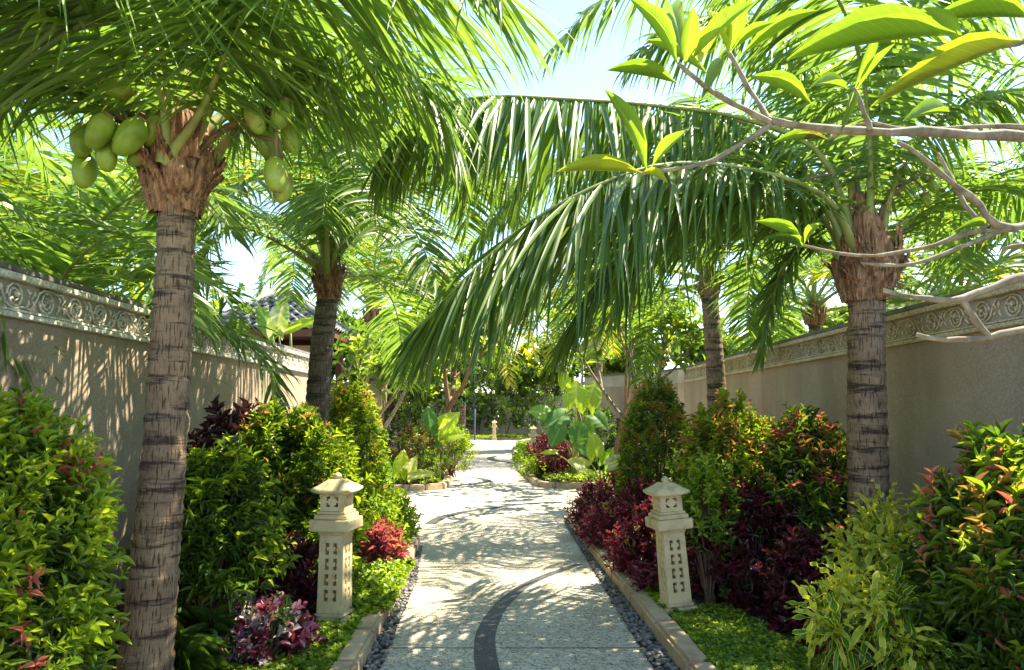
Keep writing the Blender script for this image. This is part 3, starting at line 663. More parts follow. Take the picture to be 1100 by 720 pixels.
# --- palm 1: the big left palm, trunk in front of the left wall
P1=W(150,760,4.0); P1.z=.05; T1=W(190,222,4.0)
cr=lambda x,y,Y: W(x,y,Y)
h1=[
 ([T1+Vector((.05,-.05,.2)),cr(235,100,3.9),cr(290,20,3.7),cr(370,-45,3.5),cr(455,-55,3.3),cr(540,-10,3.1)],dict(LL=1.2,hang=.7,dip=.7,wdt=.036)),
 ([T1+Vector((0,-.1,.2)),cr(180,90,3.8),cr(160,0,3.5),cr(110,-70,3.2),cr(40,-90,2.9),cr(-60,-60,2.7)],dict(LL=1.25,hang=.7,dip=.8,wdt=.036)),
 ([T1+Vector((-.1,0,.2)),cr(150,110,3.9),cr(95,40,3.7),cr(20,5,3.5),cr(-60,10,3.3),cr(-150,60,3.1)],dict(LL=1.1,hang=.6,dip=.5,wdt=.036)),
 ([T1+Vector((0,-.15,.2)),cr(175,110,3.75),cr(152,40,3.65),cr(140,-30,3.5),cr(120,-90,3.3),cr(80,-130,3.0)],dict(LL=.9,hang=.6,dip=.6,nps=50,wdt=.036,start=.35)),
 ([T1+Vector((0,-.15,.2)),cr(215,120,3.75),cr(250,40,3.6),cr(290,-30,3.5),cr(350,-70,3.3),cr(430,-80,3.0)],dict(LL=1.05,hang=.6,dip=1.1,nps=60,wdt=.036,start=.35)),
 ([T1+Vector((.1,.05,.15)),cr(260,130,4.1),cr(330,75,4.2),cr(400,60,4.2),cr(460,95,4.2),cr(490,160,4.2)],dict(LL=.9,hang=1.0,dip=.7)),
 ([T1+Vector((-.1,.1,.1)),cr(140,130,4.2),cr(80,90,4.4),cr(10,95,4.6),cr(-60,140,4.7)],dict(LL=.8,hang=1.,dip=.3)),
]
a1=[(80,60,3.0,1.),(120,45,3.0,1.),(45,45,3.0,1.1),(150,65,3.2,.9),(180,35,2.8,1.0)]
pt=palm(P1,T1,.130,.096,'tall near coconut palm with green coconuts, rooted at the left beside the bushy shrub',h1,a1,LL=.8,nps=70,seed=1,bend=(.06,0))
coconuts(pt,T1,[(87,152,3.85,.15,.095),(106,141,3.7,-.5,.1),(90,184,3.9,.1,.1),(115,168,3.8,.1,.085),(139,147,3.75,-.6,.115),(163,142,3.85,-.7,.1),(128,95,3.85,1.2,.1),(150,168,3.9,-.9,.075)])
coconuts(pt,T1,[(275,128,3.8,.3,.085),(302,123,3.8,-.5,.085),(296,188,3.8,.15,.1),(304,203,3.88,-.2,.08),(285,152,3.95,.2,.09),(312,150,4.0,.3,.08)])
# --- palm 2: second palm on the left, dark trunk
P2=W(338,560,8.3); P2.z=.05; T2=W(352,318,8.3)
h2=[
 ([T2,cr(368,240,8.0),cr(405,215,7.6),cr(440,240,7.2),cr(462,285,7.0),cr(478,330,6.9)],dict(LL=.8,hang=1.3)),
 ([T2,cr(340,240,8.0),cr(300,190,7.7),cr(262,195,7.4),cr(235,240,7.2),cr(215,300,7.1)],dict(LL=.85,hang=1.2,mats=[M['palm'],M['palm_y']])),
 ([T2,cr(365,225,8.2),cr(395,150,8.2),cr(440,120,8.2),cr(490,135,8.3),cr(530,180,8.4)],dict(LL=.9,hang=1.1)),
 ([T2,cr(368,240,8.3),cr(410,170,8.6),cr(470,150,8.9),cr(530,190,9.2),cr(575,260,9.4)],dict(LL=1.0,hang=.8,dip=.9,nps=65)),
 ([T2,cr(352,230,7.8),cr(365,180,7.2),cr(385,170,6.6),cr(400,200,6.1),cr(405,250,5.8)],dict(LL=.75,hang=1.1)),
 ([T2,cr(350,235,7.9),cr(352,200,7.3),cr(350,205,6.6),cr(346,240,6.0)],dict(LL=.8,hang=1.,dip=.8)),
]
a2=[(k*47+10,e,3.0,.95) for k,e in enumerate([70,55,40,65,30,75,50,45,60,14,40,40])]
palm(P2,T2,.15,.12,'second coconut palm on the left with dark slim trunk, rooted beside the domed shrub',h2,a2,LL=.8,nps=54,seed=2,small=True,tmat='trunk_dk',bend=(-.1,0))
# --- palm 3: right palm in front of the right wall
P3=W(940,690,5.6); P3.z=.05; T3=W(931,318,5.6)
h3=[
 ([T3+Vector((-.05,0,.25)),cr(885,170,5.5),cr(800,128,5.35),cr(700,113,5.2),cr(600,106,5.0),cr(520,104,4.9),cr(450,122,4.8),cr(405,175,4.8)],dict(LL=1.02,hang=1.0,dip=1.7,nps=100,mats=[M['palm_d']],start=.3,cup=0)),
 ([T3+Vector((-.05,-.05,.2)),cr(890,215,5.3),cr(810,183,5.0),cr(720,176,4.8),cr(640,200,4.6),cr(560,245,4.5),cr(500,300,4.4),cr(448,352,4.4)],dict(LL=1.2,hang=.55,dip=.9,nps=115,mats=[M['palm_d']],start=.24,cup=.0,sweep=.75)),
 ([T3+Vector((-.1,0,.15)),cr(885,235,5.8),cr(835,185,5.9),cr(770,160,6.0),cr(700,165,6.1),cr(640,200,6.2),cr(590,265,6.3)],dict(LL=1.35,hang=.6,dip=1.0,nps=85,sweep=.7)),
 ([T3+Vector((-.1,0,.2)),cr(880,200,6.0),cr(820,140,6.3),cr(740,125,6.6),cr(650,150,6.9),cr(570,190,7.1),cr(510,260,7.2)],dict(LL=1.05,hang=.8,dip=1.2,nps=85)),
 ([T3+Vector((-.1,0,.1)),cr(895,270,5.6),cr(868,262,5.6),cr(845,285,5.6),cr(828,330,5.6),cr(818,385,5.6)],dict(LL=.45,hang=.6,dip=.4,nps=55,start=.25)),
 ([T3+Vector((.1,0,.2)),cr(960,200,5.5),cr(1010,130,5.3),cr(1070,100,5.1),cr(1130,110,4.9),cr(1180,160,4.7)],dict(LL=.85,hang=.8,dip=.6)),
 ([T3+Vector((.1,.05,.1)),cr(975,240,5.7),cr(1030,205,5.7),cr(1085,205,5.7),cr(1135,240,5.7)],dict(LL=.75,hang=.9,dip=.4)),
 ([T3+Vector((0,-.05,.3)),cr(935,170,5.4),cr(925,70,5.2),cr(895,-10,4.9),cr(840,-55,4.6),cr(770,-50,4.3)],dict(LL=.95,hang=.9,nps=80,dip=.7)),
 ([T3+Vector((0,-.05,.3)),cr(940,170,5.5),cr(965,60,5.4),cr(1010,-20,5.1),cr(1080,-50,4.9),cr(1150,-40,4.7)],dict(LL=.95,hang=.9,dip=.7)),
 ([T3+Vector((-.05,0,.3)),cr(905,150,5.7),cr(860,60,5.8),cr(800,20,5.9),cr(735,25,6.0),cr(680,60,6.0)],dict(LL=.9,hang=.8,dip=.8)),
]
h3+=[
 ([T3+Vector((-.1,0,.2)),cr(880,215,5.6),cr(805,198,5.4),cr(725,222,5.3),cr(655,285,5.2),cr(605,365,5.2)],dict(LL=1.15,hang=.5,dip=.8,nps=85,mats=[M['palm_d']],sweep=.6)),
 ([T3+Vector((-.1,0,.2)),cr(885,235,6.2),cr(825,205,6.8),cr(755,215,7.3),cr(695,265,7.6),cr(655,340,7.8)],dict(LL=1.2,hang=.6,dip=.8,nps=75,mats=[M['palm_d']])),
 ([T3+Vector((-.05,0,.3)),cr(905,90,5.9),cr(830,-5,6.2),cr(740,-30,6.5),cr(655,-5,6.6),cr(590,55,6.6)],dict(LL=.8,hang=.9,dip=.8,nps=55)),
]
a3=[(75,72,3.2,.8),(110,55,3.0,1),(40,45,3.0,1),(90,35,2.8,1)]
pt=palm(P3,T3,.16,.125,'coconut palm with banded trunk in front of the right wall, fronds arching over the path',h3,a3,LL=.8,nps=66,seed=3,bend=(-.04,0))
coconuts(pt,T3,[(845+25,200,5.5,.4,.05),(1003,200,5.5,.1,.06),(1010,212,5.6,-.3,.055),(995,215,5.5,.2,.05)])
# --- palm 4: smaller one further back on the right
P4=W(770,520,10.5); P4.z=.05; T4=W(762,318,10.5)
palm(P4,T4,.15,.12,'slim coconut palm farther back on the right, rooted behind the cone shaped shrub',
 [([T4,cr(745,250,10.3),cr(700,220,10.0),cr(655,245,9.8),cr(630,300,9.6)],dict(LL=.8,hang=1.2)),
  ([T4,cr(738,262,10.3),cr(680,235,10.0),cr(615,262,9.7),cr(560,320,9.4),cr(530,370,9.3)],dict(LL=.85,hang=.9,dip=.7,mats=[M['palm_y']])),
  ([T4,cr(738,245,10.8),cr(690,180,11.2),cr(620,165,11.8),cr(555,200,12.3),cr(500,270,12.6)],dict(LL=1.1,hang=.8,dip=.8,mats=[M['palm'],M['palm_y']])),
  ([T4,cr(790,250,10.3),cr(830,225,10.0),cr(860,250,9.8)],dict(LL=.8,hang=1.2)),
  ([T4,cr(768,240,10.3),cr(790,170,10.0),cr(830,130,9.6),cr(880,130,9.3)],dict(LL=.8,hang=1.2))],
 [(k*51,e,3.1,.9) for k,e in enumerate([70,50,40,62,30,72,55,66,15,8,20])],LL=.8,nps=48,seed=4,small=True,bend=(.1,0))
# --- palms behind the walls and down the garden
def bgpalm(x,y,top,label,n,LL,seed,L=3.2,mats=None,group='palms behind the garden walls',lo=5,hi=75,r=.14,nps=46,azs=None):
    rr=random.Random(seed); fr=[]
    for k in range(n):
        el=hi-(hi-lo)*(k/n)**.9; fr.append(((azs[k%len(azs)] if azs else k*137.5+seed*40)%360,el,L*rr.uniform(.85,1.1),rr.uniform(.8,1.15)))
    return palm((x,y,0),(x+rr.uniform(-.15,.15),y,top),r,r*.8,label,(),fr,LL=LL,nps=nps,seed=seed,fold=False,wdt=.05,mats=mats,group=group)
bgpalm(-4.4,6.6,1.75,'low palm behind the left wall with bright fronds fanning above the frieze',15,.85,11,3.0)
bgpalm(-5.4,8.2,2.5,'palm farther along behind the left wall, half hidden by the near trunk',11,.8,12,2.6,[M['palm'],M['palm_y']],lo=25)
bgpalm(-5.8,4.2,3.2,'palm behind the left wall at the left picture edge',14,.9,13,3.4)
bgpalm(5.4,9.0,2.4,'palm behind the right wall, right of the banded trunk, with pale green fronds',10,.85,14,3.0,[M['palm'],M['palm_y']])
bgpalm(7.6,8.2,3.8,'palm behind the right wall at the right picture edge',11,.9,15,3.4)
bgpalm(5.6,13.5,3.2,'palm behind the right wall left of the banded trunk',12,.85,16,3.2)
bgpalm(-3.6,19.5,4.0,'tall palm beyond the pavilion on the left',15,.9,17,3.6,[M['palm'],M['palm_y']],r=.15,lo=30)
bgpalm(2.9,25,4.6,'tall yellowing palm in the distance right of the path',16,.95,18,3.8,[M['palm_y'],M['palm']],r=.15)
bgpalm(-1.9,28,4.2,'bright yellow green palm in the distance left of the path',16,.95,19,3.8,[M['palm_y']],r=.15)
bgpalm(-6.2,14,4.6,'palm above the pavilion roof behind the left wall',14,.95,20,3.8,[M['palm'],M['palm_y']],r=.15,lo=35)
# ------------------------------------------------------------------ shrubs
def shrub(name, base, rx, ry, h, label, cat, mats, wts, n=420, k=9, ll=.08, lw=.018, tpl=None, shape='dome', seed=0, tip=None, tipw=.0, zlo=.12, droop=.15, shoot=.16, group=None, stems=9, lump=.22, spread=.9, up=.6, inner=.35, stemcol='twig', tipz=.55):
    """leafy shrub: every shoot is a fan of separate leaves round a twig; tip materials = new growth"""
    n=int(n*1.1); lump=lump*(1.7 if lump>.1 else 1); t=thing(name,base,label,cat,group); rg=np.random.default_rng(seed+100); b=np.array(base)
    az=rg.uniform(0,2*np.pi,n); cz=rg.uniform(zlo,1,n)            # height fraction
    if shape=='dome': rr=np.sqrt(np.clip(1-((cz-.42)/.60)**2,0,1))*.96
    elif shape=='cone': rr=np.where(cz<.35,.8+cz*.57,np.sqrt(np.clip(1-((cz-.35)/.66)**2.2,0,1)))
    elif shape=='ball': rr=np.sqrt(np.clip(1-((cz-.5)/.52)**2,0,1))
    elif shape=='loose': rr=np.clip(.45+.9*cz,0,1)*np.sqrt(np.clip(1-((cz-.6)/.45)**2,0.05,1))
    elif shape=='mat': rr=np.sqrt(rg.random(n))
    n_=n; lum=1+lump*(np.sin(az*3+cz*7+seed)*.5+np.sin(az*5-cz*11+seed*2)*.35+rg.normal(0,.3,n))
    depth=np.where(rg.random(n)<inner,rg.uniform(.45,.9,n),rg.uniform(.84,1.05,n)); depth=np.where(rg.random(n)<(.07 if lump>.1 else .0),depth*1.14,depth)
    rad=rr*lum*depth
    if shape=='mat': P=np.stack([np.cos(az)*rr*rx,np.sin(az)*rr*ry,h*(.4+.6*rg.random(n))*np.clip(1.15-rr**3,0,1)],1)
    else: P=np.stack([np.cos(az)*rad*rx,np.sin(az)*rad*ry,cz*h*(1+.06*np.sin(az*4+seed))+rg.normal(0,.02,n)*h],1)
    fq=2.6/max(rx,.25); nf=np.sin(P[:,0]*fq*2.1+seed)*np.sin(P[:,1]*fq*1.9+seed*2.3)+np.sin(P[:,2]*fq*2.3+seed*.7)*np.cos(P[:,0]*fq*1.3+P[:,1]*fq)
    if shape!='mat' and lump>.1:
        keep=nf>-.55+rg.normal(0,.25,n); P,az,cz,rr,rad,depth,nf=[a_[keep] for a_ in (P,az,cz,rr,rad,depth,nf)]; n=len(P)
    O=np.stack([np.cos(az)*rr,np.sin(az)*rr,np.clip(cz-.35,-.1,1)*1.2],1)
    SD=nrm(O*spread+np.array([0,0,up])+rg.normal(0,.28,(n,3)))
    q=Q(); K=np.tile(np.arange(k),n); I=np.repeat(np.arange(n),k)
    f=(K+.5)/k; th=K*2.4+rg.uniform(0,6.3,n)[I]; D0=SD[I]; A=nrm(np.cross(D0,np.array([.3,.2,1.]))); B=np.cross(D0,A)
    out=A*np.cos(th)[:,None]+B*np.sin(th)[:,None]
    pos=P[I]+D0*((f-.5)*shoot)[:,None]
    ang=(1.15-.75*f+rg.normal(0,.12,len(f)))[:,None]
    D=nrm(D0*np.cos(ang)+out*np.sin(ang)+np.array([0,0,-droop]))
    U=nrm(D0+rg.normal(0,.5,D.shape)+np.array([0,0,.3]))
    L=ll*rg.uniform(.7,1.2,len(f))*(1-.3*(f>.85))*rg.uniform(.65,1.25,n)[I]; 
    lift=P[:,2]/h; mi=rg.choice(len(mats),n,p=np.array(wts)/sum(wts))[I]
    allm=list(mats)
    if tip:
        allm+=tip; pt=tipw*np.clip(.9+.7*nf,0.1,1.7)[I]*(.25+1.3*np.clip((lift-tipz+.3),0,1))[I]*(.4+.9*f); tm=rg.choice(len(tip),n)[I]
        mi=np.where((rg.random(n)[I]*.6+rg.random(len(f))*.4)<pt*(depth[I]>.85),len(mats)+tm,mi)
    ok=(pos[:,2]>.0)
    scatter(q,tpl or T_LANCE,(pos+b)[ok],D[ok],U[ok],L[ok],(L*lw/ll*.5)[ok],mi[ok])
    q.build('foliage',t,[M[m] for m in allm])
    if stems:
        q=Q(); rd=random.Random(seed)
        idx=rg.choice(n,min(n,stems*3),replace=False)
        for s in range(stems):
            a=rd.uniform(0,6.3); r0=rd.uniform(.02,.2)*rx; s0=Vector(base)+Vector((math.cos(a)*r0,math.sin(a)*r0,-.02)); 
            for j in idx[s*3:s*3+3]:
                e=Vector(P[j]+b); m_=s0.lerp(e,.5)+Vector((0,0,.12*h)); tube(q,crom([s0,m_,e],6),[.012,.011,.010,.008,.006,.005,.003],5)
        q.build('stem',t,[M[stemcol]])
    return t
g=lambda x,y,z=.085: tuple(G(x,y,z))
def at(px,Y,z=.085):
    v=W(px,441,Y); return (v.x,v.y,z)
# left side, near to far
shrub('nandina_shrub',at(8,3.15),.36,.38,1.42,'large bright green shrub with a few pink new leaves in the left foreground','shrub',['lime_leaf','mid_leaf','dark_leaf'],[3,4,2.0],n=1600,k=10,ll=.072,lw=.016,seed=1,tip=['pink_leaf']+['lime_leaf']*14,tipw=.75,shoot=.18,lump=.2,tipz=.4,zlo=.25)
shrub('green_shrub',at(234,4.9),.35,.35,1.14,'dark glossy green shrub just right of the near palm trunk','shrub',['mid_leaf','dark_leaf','lime_leaf'],[3,4,1.2],n=680,k=10,ll=.09,lw=.016,seed=2,zlo=.38,droop=.45,tip=['lime_leaf'],tipw=.3,shoot=.18)
shrub('purple_shrub',at(246,6.3),.30,.28,1.42,'small blackish purple shrub against the left wall','shrub',['purple_dk','maroon_dk'],[3,1],n=170,k=8,ll=.12,lw=.04,seed=3,shape='loose')
shrub('feathery_shrub',at(306,6.1),.50,.46,1.40,'broad feathery green shrub left of the near left lantern','shrub',['mid_leaf','dark_leaf','lime_leaf'],[4,2,2],n=1100,k=12,ll=.085,lw=.015,seed=4,zlo=.25,tip=['lime_leaf','orange_leaf'],tipw=.28,shoot=.2,lump=.25)
shrub('feathery_shrub',at(345,7.3),.42,.4,1.28,'smaller feathery shrub at the foot of the dark palm trunk','shrub',['mid_leaf','lime_leaf','dark_leaf'],[3,2,2],n=520,k=11,ll=.085,lw=.014,seed=5,tip=['lime_leaf'],tipw=.3)
shrub('domed_shrub',at(378,8.9),.42,.42,1.72,'clipped domed shrub with coppery yellow tips beside the dark palm trunk','shrub',['mid_leaf','lime_leaf','dark_leaf'],[4,3,2],n=1500,k=9,ll=.055,lw=.018,tpl=T_SMALL,seed=6,tip=['orange_leaf','lime_leaf','lime_leaf'],tipw=.65,shape='cone',lump=.06,shoot=.1)
shrub('green_shrub',at(352,5.9),.27,.25,.72,'low green shrub behind the near left lantern','shrub',['mid_leaf','dark_leaf','lime_leaf'],[3,2,2],n=300,k=9,ll=.07,lw=.02,seed=7)
shrub('low_shrub',at(400,7.6),.27,.3,.55,'low yellow green shrub between the near left lantern and the pink spiky plant','shrub',['lime_leaf','mid_leaf'],[3,3],n=360,k=9,ll=.06,lw=.022,seed=8,tpl=T_OVAL)
shrub('low_shrub',at(425,8.6),.22,.3,.52,'small lime shrub at the end of the left bed near the kerb corner','shrub',['lime_leaf','mid_leaf'],[4,2],n=260,k=8,ll=.06,lw=.024,seed=9,tpl=T_OVAL)
shrub('maroon_shrub',at(316,5.6),.2,.2,.5,'dark maroon low shrub left of the near left lantern','shrub',['maroon_dk','maroon_leaf'],[3,1],n=200,k=8,ll=.07,lw=.03,seed=10)
def spiky(name, base, n, L, wd, mats, label, cat='plant', seed=0, el=(10,80), tw=.2):
    t=thing(name,base,label,cat); rg=np.random.default_rng(seed); q=Q(); az=rg.uniform(0,6.28,n); e=np.radians(rg.uniform(*el,n)); 
    D=np.stack([np.cos(az)*np.cos(e),np.sin(az)*np.cos(e),np.sin(e)],1); P=np.array(base)+np.array([0,0,.02])+rg.uniform(0,.28,(n,1))*np.array([[0,0,1.]])*L*2
    tpl=leaf_tpl([(0,.5),(.3,1),(.6,.9),(.85,.5),(1,.03)],.2,.28)
    scatter(q,tpl,P,D,np.tile([0,0,1.],(n,1)),L*rg.uniform(.7,1.2,n),wd,rg.integers(0,len(mats),n)); q.build('foliage',t,[M[m] for m in mats]); 
    q=Q(); tube(q,[Vector(base),Vector(base)+Vector((0,0,L*.6))],[.02,.01],6); q.build('stem',t,[M['twig']]); return t
shrub('cordyline',at(413,7.15),.15,.15,.40,'small bright pink cordyline among lime ground plants right of the near left lantern','plant',['magenta_leaf','pink_leaf','maroon_leaf'],[4,2,1],n=110,k=8,ll=.085,lw=.014,seed=12,lump=.1)
spiky('grassy_plant',at(236,4.6),110,.24,.007,['mid_leaf','dark_leaf'],'grassy grey green plant at the foot of the near palm',seed=4)
spiky('grassy_plant',at(205,4.25),100,.24,.007,['mid_leaf','dark_leaf'],'leftmost grassy green tuft at the foot of the near palm',seed=5)
shrub('silver_shrub',at(292,4.7),.25,.2,.30,'low silver and purple leaved plant at the left bottom before the near left lantern','plant',['silver_leaf','maroon_leaf','dark_leaf'],[2,3,2],n=210,k=8,ll=.06,lw=.03,seed=11,tpl=T_OVAL,tip=['magenta_leaf','silver_leaf'],tipw=.5)
# right side
shrub('green_shrub',at(778,6.6),.42,.4,1.5,'tall yellow green shrub overhanging the leaning right lantern','shrub',['mid_leaf','lime_leaf','dark_leaf'],[4,3,2],n=1150,k=10,ll=.065,lw=.018,seed=21,tip=['lime_leaf','lime_leaf','orange_leaf'],tipw=.8,zlo=.38,shape='dome')
shrub('overhanging_shrub',at(757,6.0),.24,.24,1.05,'fresh green sprays right behind the roof of the leaning right lantern','shrub',['lime_leaf','mid_leaf'],[4,2],n=260,k=9,ll=.05,lw=.024,seed=22,tpl=T_OVAL,zlo=.5)
shrub('copper_shrub',at(858,6.1),.36,.36,1.38,'dark green shrub with coppery pink tips left of the banded trunk','shrub',['mid_leaf','dark_leaf'],[3,3],n=850,k=9,ll=.075,lw=.017,seed=23,tip=['orange_leaf','lime_leaf','lime_leaf','pink_leaf'],tipw=.6,zlo=.3)
shrub('maroon_shrub',at(800,6.0),.42,.3,.85,'dark maroon shrub under the tall yellow green shrub','shrub',['maroon_dk','maroon_leaf','dark_leaf'],[4,2,1],n=520,k=9,ll=.075,lw=.035,seed=24)
shrub('maroon_shrub',at(872,5.4),.32,.3,.58,'dark maroon shrub between the coppery shrub and the crotons','shrub',['maroon_dk','maroon_leaf'],[4,1],n=420,k=9,ll=.07,lw=.035,seed=25)
shrub('maroon_shrub',at(895,6.6),.2,.2,1.25,'slender blackish shrub beside the banded trunk on its left','shrub',['purple_dk','dark_leaf'],[2,1],n=200,k=8,ll=.07,lw=.04,seed=26)
shrub('nandina_shrub',at(1076,3.95),.42,.42,1.26,'large green shrub with coppery pink leaves at the right picture edge','shrub',['mid_leaf','dark_leaf','lime_leaf'],[5,3,1.5],n=950,k=10,ll=.092,lw=.020,seed=29,tip=['orange_leaf','pink_leaf','lime_leaf','lime_leaf'],tipw=.55,shoot=.2,lump=.26)
shrub('domed_shrub',at(704,9.4),.46,.45,1.80,'clipped cone shaped shrub with orange tips right of the path','shrub',['mid_leaf','dark_leaf','lime_leaf'],[4,3,2],n=1600,k=9,ll=.052,lw=.018,tpl=T_SMALL,seed=30,tip=['orange_leaf','orange_leaf','lime_leaf'],tipw=.75,shape='cone',lump=.06,shoot=.1)
shrub('maroon_shrub',at(722,7.6),.3,.3,.66,'glowing maroon shrub behind the leaning right lantern','shrub',['maroon_leaf','maroon_dk','magenta_leaf'],[5,1,.4],n=420,k=9,ll=.06,lw=.026,seed=31)
for i,(px,Y,r,h,lab) in enumerate([(655,8.4,.30,.44,'low maroon shrub nearest the right kerb, left of the leaning lantern'),(640,9.8,.32,.5,'low maroon shrub at the corner of the right bed'),(690,8.9,.36,.62,'rounded maroon shrub under the cone shaped shrub'),(668,10.9,.36,.6,'maroon shrub below the small elephant ears at the end of the right bed'),(686,7.1,.26,.42,'low maroon shrub just left of the leaning right lantern')]):
    shrub('maroon_shrub',at(px,Y),r,r,h,lab,'shrub',['maroon_leaf','maroon_dk','magenta_leaf','dark_leaf'],[6,1.5,.9,.5],n=380,k=9,ll=.05,lw=.02,seed=40+i,tip=['magenta_leaf','orange_leaf'],tipw=.25)
# bed beyond the cross path
shrub('maroon_shrub',at(600,17.2),.45,.5,.75,'distant maroon shrub beside the big elephant ears','shrub',['maroon_leaf','maroon_dk'],[3,2],n=300,k=8,ll=.08,lw=.035,seed=50,tpl=T_SMALL)
shrub('maroon_shrub',at(590,20),.5,.5,.8,'distant maroon shrub behind the small lantern of the right bed','shrub',['maroon_leaf','maroon_dk'],[3,2],n=260,k=8,ll=.09,lw=.04,seed=51,tpl=T_SMALL)
shrub('low_shrub',at(580,17.5),.42,.6,.36,'low green shrub at the front corner of the far right bed','shrub',['mid_leaf','lime_leaf'],[3,2],n=300,k=8,ll=.07,lw=.025,seed=52,tpl=T_SMALL)
shrub('low_shrub',at(566,21.5),.3,1.2,.4,'low green shrub along the far right kerb before the small lantern','shrub',['mid_leaf','lime_leaf'],[3,2],n=300,k=8,ll=.08,lw=.03,seed=53,tpl=T_SMALL)
shrub('variegated_shrub',at(486,17.4),.42,.5,1.02,'rounded cream and green shrub at the far left kerb','shrub',['mid_leaf','lime_leaf','silver_leaf'],[4,3,1],n=460,k=9,ll=.07,lw=.022,seed=54,tpl=T_SMALL)
shrub('green_shrub',at(430,17.5),.75,.6,1.7,'dark green shrub behind the left elephant ears','shrub',['dark_leaf','mid_leaf','maroon_dk'],[4,3,1],n=500,k=9,ll=.10,lw=.035,seed=55,tpl=T_SMALL)
shrub('orange_shrub',at(446,15.9),.42,.4,1.15,'small shrub with ruddy and yellow leaves between the left elephant ears','shrub',['mid_leaf','maroon_leaf','lime_leaf'],[3,2,2],n=300,k=8,ll=.08,lw=.03,seed=56,tpl=T_SMALL,tip=['orange_leaf'],tipw=.5)
shrub('green_shrub',at(487,27),.6,.8,.9,'distant low green shrub beside the half hidden lantern','shrub',['mid_leaf','lime_leaf'],[3,2],n=300,k=8,ll=.10,lw=.04,seed=57,tpl=T_SMALL)
shrub('green_shrub',at(641,18.2),.8,.6,1.5,'dark green shrub behind the big elephant ears by the end on wall','shrub',['dark_leaf','mid_leaf'],[4,3],n=420,k=9,ll=.10,lw=.04,seed=58,tpl=T_SMALL)
for i,(px,Y,r,h,lab) in enumerate([(545,44,1.3,5.2,'tall dark shrub against the far wall right of the farthest lantern'),(515,44,1.3,4.4,'dark shrub against the far wall left of the farthest lantern'),(487,43.5,1.4,5.0,'dark shrub against the far wall above the half hidden lantern'),(572,43.5,1.3,4.9,'dark shrub against the far wall above the small right lantern'),(595,42,1.5,5.2,'dark shrub against the far wall behind the big elephant ears'),(455,42,1.4,3.6,'dark shrub against the far wall at its left end')]):
    shrub('hedge_shrub',at(px,Y),r,.8,h,lab,'shrub',['dark_leaf','mid_leaf'],[3,2],n=420,k=9,ll=.17,lw=.07,seed=60+i,tpl=T_SMALL,shape='dome',shoot=.35,stems=3)
def croton(base, rx, h, stems, label, seed, ymix):
    t=thing('croton',base,label,'shrub'); rg=np.random.default_rng(seed); rd=random.Random(seed); q=Q(); qs=Q(); b=Vector(base)
    for s_ in range(stems):
        a=s_*2.4+rd.uniform(-.4,.4); rr=rx*math.sqrt((s_+.5)/stems)*.8; z=h*(1-.5*(rr/rx)**2)*rd.uniform(.62,.9); tip=b+Vector((math.cos(a)*rr,math.sin(a)*rr,z)); ax=Vector((math.cos(a)*rr/rx*1.1,math.sin(a)*rr/rx*1.1,1)).normalized()
        tube(qs,crom([b+Vector((math.cos(a)*rr*.2,math.sin(a)*rr*.2,-.02)),b+Vector((math.cos(a)*rr*.8,math.sin(a)*rr*.8,z*.5)),tip],8),[.010-.0006*i for i in range(9)],5)
        A=ax.cross(Vector((.3,.1,.2))).normalized(); B=ax.cross(A); n=24; yel=rd.random()<ymix
        for k in range(n):
            f=k/n; th=k*2.4+rd.uniform(-.3,.3); an=1.75-1.45*f+rd.uniform(-.15,.15); o=A*math.cos(th)+B*math.sin(th); p=tip+ax*(-.16+.20*f); L=.235*rd.uniform(.7,1.15)*(1-.45*max(0,f-.75)*4*.6)
            d=(ax*math.cos(an)+o*math.sin(an)); V=[];U=[];m=18; X=d.cross(ax+Vector((0,0,.01))).normalized(); Z=X.cross(d); tw=rd.uniform(-.7,.7); w0=.0140*rd.uniform(.8,1.3); wf=rd.uniform(2.2,3.6); ph=rd.uniform(0,6); pos=p.copy(); dd=d.copy(); curl=rd.uniform(.02,.14)
            for i in range(m+1):
                g_=i/m; w_=w0*(.35+.65*math.sin(min(g_*1.25,1)*math.pi*.5))*(1 if g_<.8 else 1-(g_-.8)*3.6)*(1+.25*math.sin(wf*g_*6+ph)); c_,s2=math.cos(tw*g_),math.sin(tw*g_); X2=X*c_+Z*s2; wob=.25*w0*3
                l=pos-X2*w_+Z*wob*math.sin(wf*g_*6.3+ph); rr_=pos+X2*w_+Z*wob*math.sin(wf*g_*6.3+ph+2.2); V+=[tuple(l),tuple(pos-Z*.002),tuple(rr_)]; U+=[(0,g_),(.5,g_),(1,g_)]
                pos=pos+dd*L/m; dd=(dd+Vector((0,0,-curl))).normalized()
            F=[]
            for i in range(m): a_=i*3; F+=[(a_,a_+1,a_+4,a_+3),(a_+1,a_+2,a_+5,a_+4)]
            q.add(V,F,U,1 if (yel and f>.35) or rd.random()<.06 else 0)
    q.build('foliage',t,[M['croton'],M['croton_y']]); qs.build('stem',t,[M['twig']]); return t
croton(at(940,4.9),.33,1.08,17,'upper croton with curly yellow edged leaves in front of the banded trunk',5,.9)
croton(at(920,4.2),.38,.70,19,'lower croton with curly yellow edged leaves at the bottom right',9,.55)
